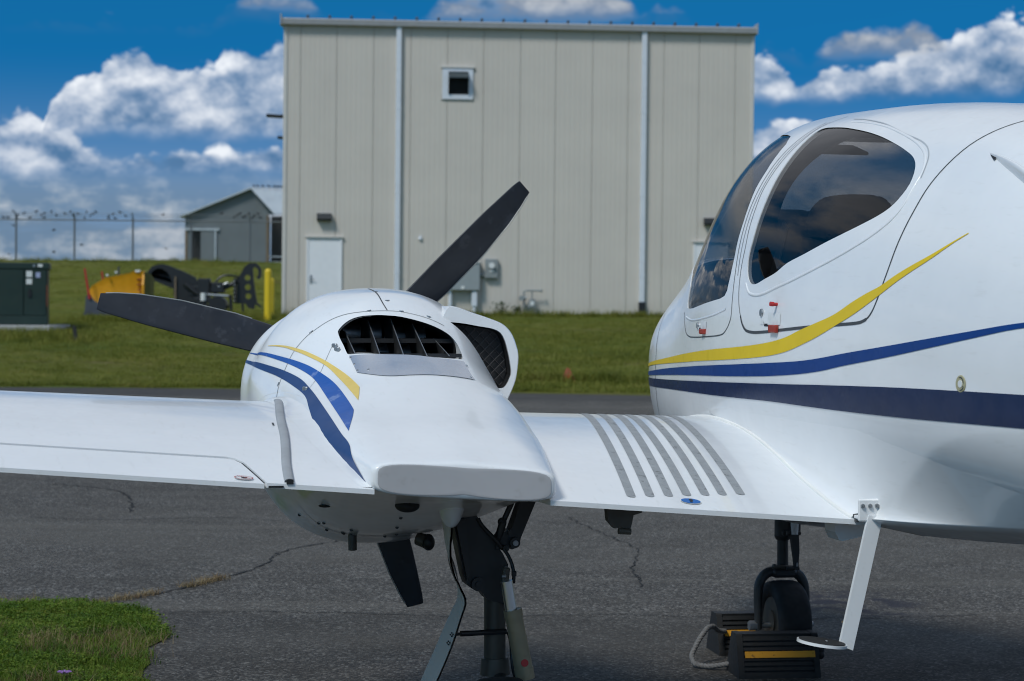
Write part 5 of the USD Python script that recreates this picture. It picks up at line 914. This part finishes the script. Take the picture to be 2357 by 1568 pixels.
for (x, y, z) in ((-2.005, -1.371, .839),): part(NAC, 'belly_hole', ball((x, y, z), .019, 2, (1, 1.3, .25)), M_DARK)
part(NAC, 'belly_hole', ball((-1.800, -1.62, .862), .036, 2, (1, 1.2, .55)), M_DARK)
rb = np.random.default_rng(4)
for k in range(12):
    Y = rb.uniform(-1.5, -.75); T = rb.uniform(-2.4, -1.5); c = nac_pt(Y, T, .0); part(NAC, 'belly_screw', ball(c, .006, 1), M_SEAM)
part(NAC, 'belly_seam', nac_seam([(-2.04, -1.0, .80), (-1.99, -.9, .74), (-1.93, -.82, .70), (-1.83, -.78, .675), (-1.72, -.77, .668)], .004), M_SEAM, True)
part(NAC, 'drain_pipe', [cyl((-1.823, -.75, .70), (-1.823, -.76, .627), .0145, n=18), cyl((-1.823, -.76, .6275), (-1.823, -.76, .6265), .0115, n=18)], M_GEARG)
bm = ball((-1.645, -1.50, .868), .04, 3, (.95, 1.7, 2.15)); part(NAC, 'belly_fairing', bm, M_WHITE, True)
part(NAC, 'exhaust_stub', [cyl((-1.60, -.74, .66), (-1.575, -.76, .652), .022, .024, 20)], M_GEARG); part(NAC, 'exhaust_outlet', ball((-1.568, -.765, .650), .027, 2, (.8, 1.1, 1.05)), M_BLACK)
# fairing of nacelle into the outer wing
rf_ = []
for y in np.linspace(-.55, -2.02, 50):
    base = nac_pt(y, np.pi, 0)[0]; T0 = np.linspace(np.pi * .55, np.pi * 1.10, 160); pts = nac_pt(np.full(160, y), T0); dz = pts[:, 2] - wing_top(pts[:, 0], np.full(160, max(y, -2.028))); k = int(np.argmin(np.abs(dz))); hgt = np.interp(-y, [.55, 1.2, 1.5, 1.75, 2.02], [.030, .035, .022, .012, .006]); k2 = int(np.argmin(np.abs(dz - hgt)))
    C_ = pts[k]; wd = np.interp(-y, [.55, 1.1, 1.6, 2.02], [.04, .055, .05, .03]); x0 = C_[0] - wd; p0 = np.array([x0, y, float(wing_top(x0, max(y, -2.028))) + .0004]); p2 = pts[k2] + (pts[k2] - np.array([NX, y, 1.0])) * .002; t_ = np.linspace(0, 1, 12)[:, None]; p1 = C_ + np.array([0.01, 0, .002]); rf_.append(p0 * (1 - t_) ** 2 + 2 * p1 * t_ * (1 - t_) + p2 * t_ ** 2)
m = sheet(np.array(rf_)); part(NAC, 'wing_fillet', m if m.face_normals[:, 2].mean() > 0 else (m.invert() or m), M_WHITE, True)

# --- propeller
PC = np.array([NX, 0, 1.2237])
hub = [cyl(PC + [0, -.12, 0], PC + [0, .06, 0], .13, .14, 40)]; a = np.linspace(0, np.pi / 2, 12); R_ = np.array([[[PC[0] + .15 * math.cos(q) ** .8 * math.cos(t), .05 + .30 * math.sin(q), PC[2] + .15 * math.cos(q) ** .8 * math.sin(t)] for t in np.linspace(0, 2 * np.pi, 41)[:-1]] for q in a[:-1]])
PROP = part(AIR, 'propeller', cat_(hub + [loft(R_)]), M_WHITE, 40)
def blade_solid(ang, r0=.10, r1=.938):
    d = np.array([math.cos(ang), 0, math.sin(ang)]); p = np.array([-math.sin(ang), 0, math.cos(ang)]); ax_ = np.array([0, 1., 0]); R = []; edge = []
    for r in np.r_[np.linspace(r0, .90, 40), .92, .932, r1]:
        le = np.interp(r, [.10, .2, .3, .45, .65, .80, .88, .938], [.035, .055, .066, .074, .070, .054, .038, .022]); te = np.interp(r, [.1, .2, .3, .5, .75, .9, .938], [.03, .04, .046, .050, .049, .043, .039])
        if r > .925: te = te - (r - .925) * .15
        pit = math.radians(np.interp(r, [.1, .3, .6, .938], [48, 34, 22, 15])); th = np.interp(r, [.1, .25, .5, .938], [.045, .028, .015, .006]); c = le + te; n = 18; q = np.linspace(0, 2 * np.pi, n + 1)[:-1]
        s = te - c * .5 * (1 - np.cos(q)); t = th * .5 * np.sign(np.sin(q)) * np.abs(np.sin(q)) ** .7 * (1.0 if True else 1); td = p * 1.0
        k = 1 / math.cos(pit) ** .35; R.append(PC + d * (r + 0 * s[:, None]) + (p * s[:, None]) * k * math.cos(pit) ** .35 + ax_ * (-s[:, None] * math.tan(pit) * .8 + t[:, None])); edge.append(R[-1][n // 2])
    return loft(np.array(R)), np.array(edge)
for ang in (45.0, 165.9, -74.7):
    m, e = blade_solid(math.radians(ang)); b = part(PROP, 'blade', m, M_BLADE, 40); part(PROP, 'blade_edge', tube(e[14:41], .0030, 6), M_BLADEE)

# --- main landing gear
yg = -1.30
GEAR = part(AIR, 'main_landing_gear', [prism([(-1.606, .80), (-1.566, .612), (-1.556, .585), (-1.533, .568), (-1.515, .568), (-1.493, .539), (-1.43, .52), (-1.428, .646), (-1.445, .68), (-1.470, .715), (-1.53, .80)], yg - .03, yg + .05, 'xz'),
    cyl((-1.524, yg - .045, .588), (-1.524, yg + .06, .588), .0215, n=24), cyl((-1.524, yg - .05, .588), (-1.524, yg - .04, .588), .010, n=16),
    prism([(-1.60, .79), (-1.567, .79), (-1.552, .62), (-1.560, .60)], yg - .05, yg - .02, 'xz')], M_GEAR, 35)
part(GEAR, 'strut_tube', [cyl((-1.46, yg + .01, .56), (-1.458, yg + .01, .345), .0335, .0335, 28), cyl((-1.458, yg + .01, .352), (-1.456, yg + .01, .30), .042, .047, 28)], M_GEARG)
part(GEAR, 'side_brace', [prism([(-1.375, .88), (-1.325, .88), (-1.388, .728), (-1.395, .70), (-1.415, .692), (-1.47, .706), (-1.468, .722), (-1.45, .745), (-1.42, .752)], yg - .03, yg + .03, 'xz'), cyl((-1.412, yg - .055, .715), (-1.412, yg + .03, .715), .016, n=20), cyl((-1.44, yg - .05, .697), (-1.44, yg + .03, .697), .010, n=16), cyl((-1.425, yg - .045, .745), (-1.425, yg, .745), .007, n=12), box(-1.463, yg - .04, .706, .016, .01, .026, .003)], M_GEAR, 35)
part(GEAR, 'brace_bushing', [cyl((-1.412, yg - .062, .715), (-1.412, yg - .05, .715), .0085, n=16)], M_STEEL)
part(GEAR, 'retraction_rod', [cyl((-1.405, yg - .02, .86), (-1.444, yg - .02, .775), .0085), ball((-1.446, yg - .02, .777), .014, 2), cyl((-1.446, yg - .03, .777), (-1.46, yg - .02, .72), .012)], M_GEAR)
ys = yg - .12
part(GEAR, 'shock_clevis', [box(-1.456, ys + .01, .622, .020, .03, .055, .004, ry=.12)], M_GEARG, False); part(GEAR, 'shock_bolt', cyl((-1.472, ys - .015, .625), (-1.46, ys - .015, .625), .006, n=10), M_STEEL)
part(GEAR, 'chrome_piston', cyl((-1.454, ys, .608), (-1.436, ys, .505), .0185, .0185, 32), M_CHROME)
part(GEAR, 'shock_cylinder', [cyl((-1.4345, ys, .521), (-1.430, ys, .498), .0285, .0285, 32), cyl((-1.431, ys, .503), (-1.392, ys, .312), .0268, .0285, 32), cyl((-1.398, ys, .342), (-1.392, ys, .308), .0297, .0297, 32)], M_OLIVE)
part(GEAR, 'red_dot', cyl((-1.4015, ys - .0255, .3605), (-1.4013, ys - .0298, .3612), .0115, n=24), M_RED)
part(GEAR, 'brake_hose', [tube([(-1.525, yg - .03, .79), (-1.499, yg - .04, .752), (-1.472, yg - .05, .724), (-1.455, yg - .05, .70)], .0065, samples=20), tube([(-1.456, ys + .03, .70), (-1.441, ys + .02, .675), (-1.432, ys + .01, .645), (-1.430, ys + .01, .60)], .0055, samples=20)], M_BLACK)
part(GEAR, 'hose_fitting', box(-1.431, ys, .630, .014, .014, .016, .002), M_BLACK, False)
part(GEAR, 'lower_hose', tube([(-1.418, yg, .43), (-1.414, yg - .03, .38), (-1.412, yg - .04, .33), (-1.40, yg - .04, .29)], .006, samples=16), M_BLACK)
dc = lambda L: np.array([(-1.606 + (x - 150) * .000382, .762 - (y - 290) * .000384) for x, y in L])
dl_ = dc([(55, 200), (68, 300), (85, 420), (108, 500), (150, 600), (180, 720), (196, 850), (140, 980), (60, 1160), (0, 1300), (-90, 1500), (-170, 1700)]); dr_ = dc([(155, 200), (155, 320), (145, 400), (148, 500), (166, 590), (218, 720), (275, 855), (240, 970), (180, 1160), (112, 1330), (35, 1500), (-60, 1700)])
dl_, dr_ = smooth_line(dl_, 40) + [.013, 0], smooth_line(dr_, 40) - [.025, 0]; Pd = np.stack([np.c_[dl_[:, 0], np.full(40, yg + .02), dl_[:, 1]], np.c_[(dl_ + dr_)[:, 0] / 2 - .004, np.full(40, yg - .055), (dl_ + dr_)[:, 1] / 2], np.c_[dr_[:, 0], np.full(40, yg - .12), dr_[:, 1]]], 1)
part(GEAR, 'gear_door', [sheet(Pd), sheet(Pd[:, ::-1] + [.008, .006, 0])], mat('door_white', (.64, .59, .53), .65, spec=.2), 40); Pe = np.stack([Pd[:, 2] + [.0015, .002, 0], Pd[:, 2] + [.014, .10, -.004]], 1); part(GEAR, 'door_flank', [sheet(Pe), sheet(Pe[:, ::-1] + [.004, 0, 0])], M_GEAR, False)
part(GEAR, 'door_screw', [ball((x + dx, yg - .108, z + dz), .0028, 1) for x, z in ((-1.620, .447), (-1.630, .422)) for dx, dz in ((0, .005), (.004, 0), (0, -.005), (-.004, 0))], M_BLACK, False)
part(GEAR, 'door_link', [cyl((-1.597, yg - .05, .437), (-1.575, yg - .04, .437), .005), cyl((-1.578, yg - .04, .437), (-1.43, yg - .02, .437), .0088, n=18)], M_BLACK)
def wheel(parent, c, r, w, names=True):
    n = 48; prof = np.array([(-.30, .60), (-.44, .66), (-.50, .78), (-.50, .88), (-.42, .965), (-.25, .995), (0, 1.0), (.25, .995), (.42, .965), (.50, .88), (.50, .78), (.44, .66), (.30, .60)]); prof = resample(prof, 40)
    R = np.array([[[c[0] + p[0] * w, c[1] + r * p[1] * math.cos(t), c[2] + r * p[1] * math.sin(t)] for p in prof] for t in np.linspace(0, 2 * np.pi, n + 1)]); ty = sheet(R); ty.merge_vertices()
    gr = [g for k in (-.22, -.07, .07, .22) for g in [sheet(np.array([[[c[0] + k * w - .002, c[1] + r * .9985 * math.cos(t), c[2] + r * .9985 * math.sin(t)], [c[0] + k * w + .002, c[1] + r * .9985 * math.cos(t), c[2] + r * .9985 * math.sin(t)]] for t in np.linspace(0, 2 * np.pi, n + 1)]))]]
    t_ = part(parent, 'tyre', ty, M_RUB, True); part(parent, 'rim', [cyl((c[0] - w * .36, c[1], c[2]), (c[0] + w * .36, c[1], c[2]), r * .60, n=32), cyl((c[0] - w * .42, c[1], c[2]), (c[0] + w * .42, c[1], c[2]), r * .28, n=24)], M_GEARG); return t_
wheel(GEAR, np.array([-1.50, -1.56, .170]), .170, .145)
part(GEAR, 'trailing_arm', [cyl((-1.455, yg + .01, .305), (-1.42, -1.56, .170), .026, .03), cyl((-1.40, -1.56, .17), (-1.56, -1.56, .17), .016)], M_GEAR)
# --- nose landing gear
def SHIFT_FN(m):
    m = m.copy(); v = m.vertices; m.vertices = np.c_[v[:, 0] * 1.0425 + .12, v[:, 1] + .33, v[:, 2] * 1.0425 - .0616]; return m
SHIFT['/World/airplane/nose_landing_gear'] = 1
NG = part(AIR, 'nose_landing_gear', [cyl((.013, .03, .85), (.013, .03, .548), .0345, n=28), cyl((.011, .03, .55), (.013, .03, .40), .0215, .0225, 28), cyl((.011, .03, .552), (.011, .03, .535), .0345, .026, 28)], M_GEAR)
part(NG, 'torque_link', [prism([(.012, .578), (.047, .566), (.050, .50), (.047, .44), (.044, .425), (.034, .425), (.028, .47), (.016, .545)], -.055, -.035, 'xz'), cyl((.0, -.045, .568), (.056, -.045, .568), .008), cyl((.0, -.045, .432), (.052, -.045, .432), .008)], M_GEAR, 35)
part(NG, 'link_slot', box(.040, -.0565, .447, .006, .003, .014), M_STEEL, False)
part(NG, 'strut_bracket', [boxb(-.005, .066, -.02, .05, .556, .574, .004), cyl((.056, -.01, .66), (.056, -.01, .565), .014)], M_GEAR, 35); part(NG, 'steering_pin', cyl((.012, -.1, .64), (.012, -.1, .57), .018, .012, 16), M_PLAC)
fk = []
for s in (-1, 1): fk.append(tube([(s * .01 + .005, .02, .415), (s * .045, .015, .41), (s * .075, .01, .39), (s * .094, .005, .35), (s * .098, .0, .29), (s * .098, -.005, .225), (s * .097, -.005, .195)], [.026, .026, .024, .021, .018, .017, .019], 12, 30) if False else tube(smooth_line([(s * .0 + .005, .02, .415), (s * .045, .015, .412), (s * .078, .01, .392), (s * .096, .005, .35), (s * .099, .0, .29), (s * .099, -.005, .225), (s * .098, -.005, .19)], 34), np.linspace(.022, .014, 34), 12))
part(NG, 'fork', fk + [box(.008, .015, .41, .10, .07, .04, .012)], M_GEAR, 40); part(NG, 'fork_bolt', [cyl((-.035, -.02, .435), (.045, -.02, .432), .008), ball((-.04, -.02, .437), .011, 1)], M_GEARG)
wheel(NG, np.array([.126, .33, .167]), .167, .136); part(NG, 'axle_nut', [cyl((-.135, 0, .205), (-.10, 0, .205), .020, n=6), cyl((-.13, 0, .205), (.13, 0, .205), .011)], M_STEEL)
# --- boarding step
ST = part(AIR, 'boarding_step', [prism([(-.570, .866), (-.526, .866), (-.612, .486), (-.652, .502)], -2.096, -2.084, 'xz'), cyl((-.640, -2.072, .497), (-.70, -2.11, .512), .007)], M_WHITE, False)
part(ST, 'step_bracket', [box(-.566, -2.088, .880, .066, .010, .064, .004), box(-.552, -2.06, .856, .07, .06, .012, .003)], M_WHITE, False)
for x in (-.588, -.566, -.545): part(ST, 'bolt', [cyl((x, -2.093, .893), (x, -2.099, .893), .0062, n=6), cyl((x, -2.099, .893), (x, -2.102, .893), .003, n=8)], M_STEEL)
dk = cyl((0, 0, 0), (0, 0, .008), .066, n=36); dk.vertices *= [1.05, 1.15, 1]; tp = cyl((0, 0, .008), (0, 0, .0105), .061, n=36); tp.vertices *= [1.05, 1.15, 1]
for q, nm, m in ((dk, 'foot_plate', M_WHITE), (tp, 'grip_pad', M_RUB)): q.apply_transform(trimesh.transformations.rotation_matrix(.12, [0, 1, 0])); q.apply_translation((-.712, -2.11, .509)); part(ST, nm, q, m, 30)
part(ST, 'chipped_paint', [box(-.6365, -2.0795, .565, .008, .001, .006), box(-.6405, -2.0795, .53, .005, .001, .003)], M_WOOD, False)
# under the wing
part(AIR, 'flap_bracket', [prism([(-1.281, .89), (-1.275, .84), (-1.255, .818), (-1.235, .822), (-1.226, .806), (-1.212, .806), (-1.205, .83), (-1.2, .855), (-1.175, .862), (-1.175, .89)], -1.90, -1.87, 'xz'), cyl((-1.246, -1.905, .812), (-1.21, -1.905, .809), .009)], M_GEARG, 35)
part(AIR, 'flap_hinge_fairing', prism(Polygon([(-.600, .85), (-.600, .80), (-.588, .776), (-.575, .774), (-.50, .79), (-.50, .85)]), -1.93, -1.85, 'xz'), M_WHITE, False)
part(AIR, 'wing_tab', prism([(-.585, .862), (-.56, .866), (-.55, .845), (-.585, .842)], -2.045, -2.02, 'xz'), M_SEAM, False)

# ------------------------------------------------------------------ chocks and rope
def chock(name, loc, rz, label):
    t = thing(name, label, 'wheel chock', loc, rz)
    pr = [(-.085, 0), (.095, 0), (.085, .03), (.04, .155), (.015, .165), (-.03, .165), (-.045, .155), (-.098, .03)]; pts = [(-.095, 0)]
    face = np.array([(-.098, .012), (-.045, .160)])
    prof = [(-.100, 0.0)]; 
    for k in range(8):
        a, b = k / 8, (k + .6) / 8; p = face[0] + (face[1] - face[0]) * a; q = face[0] + (face[1] - face[0]) * b; r = face[0] + (face[1] - face[0]) * min((k + .7) / 8, 1); nn = np.array([-.94, .33]) * .0; s = np.array([.94, -.33]) * .007
        prof += [tuple(p), tuple(q), tuple(r + s), tuple(face[0] + (face[1] - face[0]) * min((k + .93) / 8, 1) + s)]
    prof += [(-.04, .166), (.03, .166), (.095, .02), (.10, 0)]
    part(t, 'body', prism(Polygon(prof).buffer(0), 0, .305, 'yz'), M_CHOCK, False)
    for x in (0.0, .305): part(t, 'end_wall', prism([(-.102, 0), (-.099, .014), (-.047, .163), (-.04, .168), (.03, .168), (.098, .02), (.102, 0)], x - .012, x + .012, 'yz'), M_CHOCK, False)
    a, b = face[0] + (face[1] - face[0]) * .44, face[0] + (face[1] - face[0]) * .60; off = np.array([-.94, .33]) * .004
    q = prism([tuple(a + off), tuple(b + off), tuple(b + off * .2), tuple(a + off * .2)], .018, .300, 'yz'); part(t, 'yellow_tape', q, M_CHOCKY, False); return t
chock('wheel_chock', (.895, 7.82, 0), 8., 'black ribbed rubber chock with yellow tape, the nearer one behind the nose wheel')
chock('wheel_chock', (.868, 8.33, 0), 10., 'black ribbed rubber chock ahead of the nose wheel, partly hidden by the nearer chock')
rp = smooth_line([(.90, 8.25, .10), (.862, 8.20, .112), (.838, 8.15, .135), (.815, 8.10, .140), (.785, 8.05, .118), (.755, 8.02, .075), (.737, 7.99, .04), (.745, 7.95, .018), (.79, 7.92, .013), (.85, 7.90, .022), (.90, 7.89, .035), (.93, 7.90, .04)], 70)
t = thing('chock_rope', 'grey rope looped from one wheel chock to the other', 'rope', (0, 0, 0)); st_ = []
for ph in (0, 2.1, 4.2):
    T = np.gradient(rp, axis=0); T /= np.linalg.norm(T, axis=1, keepdims=True); q = resample(rp, 220); T = np.gradient(q, axis=0); T /= np.linalg.norm(T, axis=1, keepdims=True); A = np.cross(T, [0, 0, 1.]); A /= np.linalg.norm(A, axis=1, keepdims=True); Bn = np.cross(T, A); w_ = np.linspace(0, 85, 220) + ph
    st_.append(tube(q + .0040 * (np.cos(w_)[:, None] * A + np.sin(w_)[:, None] * Bn), .0072, 7))
for s in st_: part(t, 'strand', s, M_ROPE, True)
part(t, 'knot', [ball((1.245, 7.97, .075), .022, 2, (1, .8, 1.2)), ball((1.25, 7.96, .055), .016, 2)], M_CHOCK)
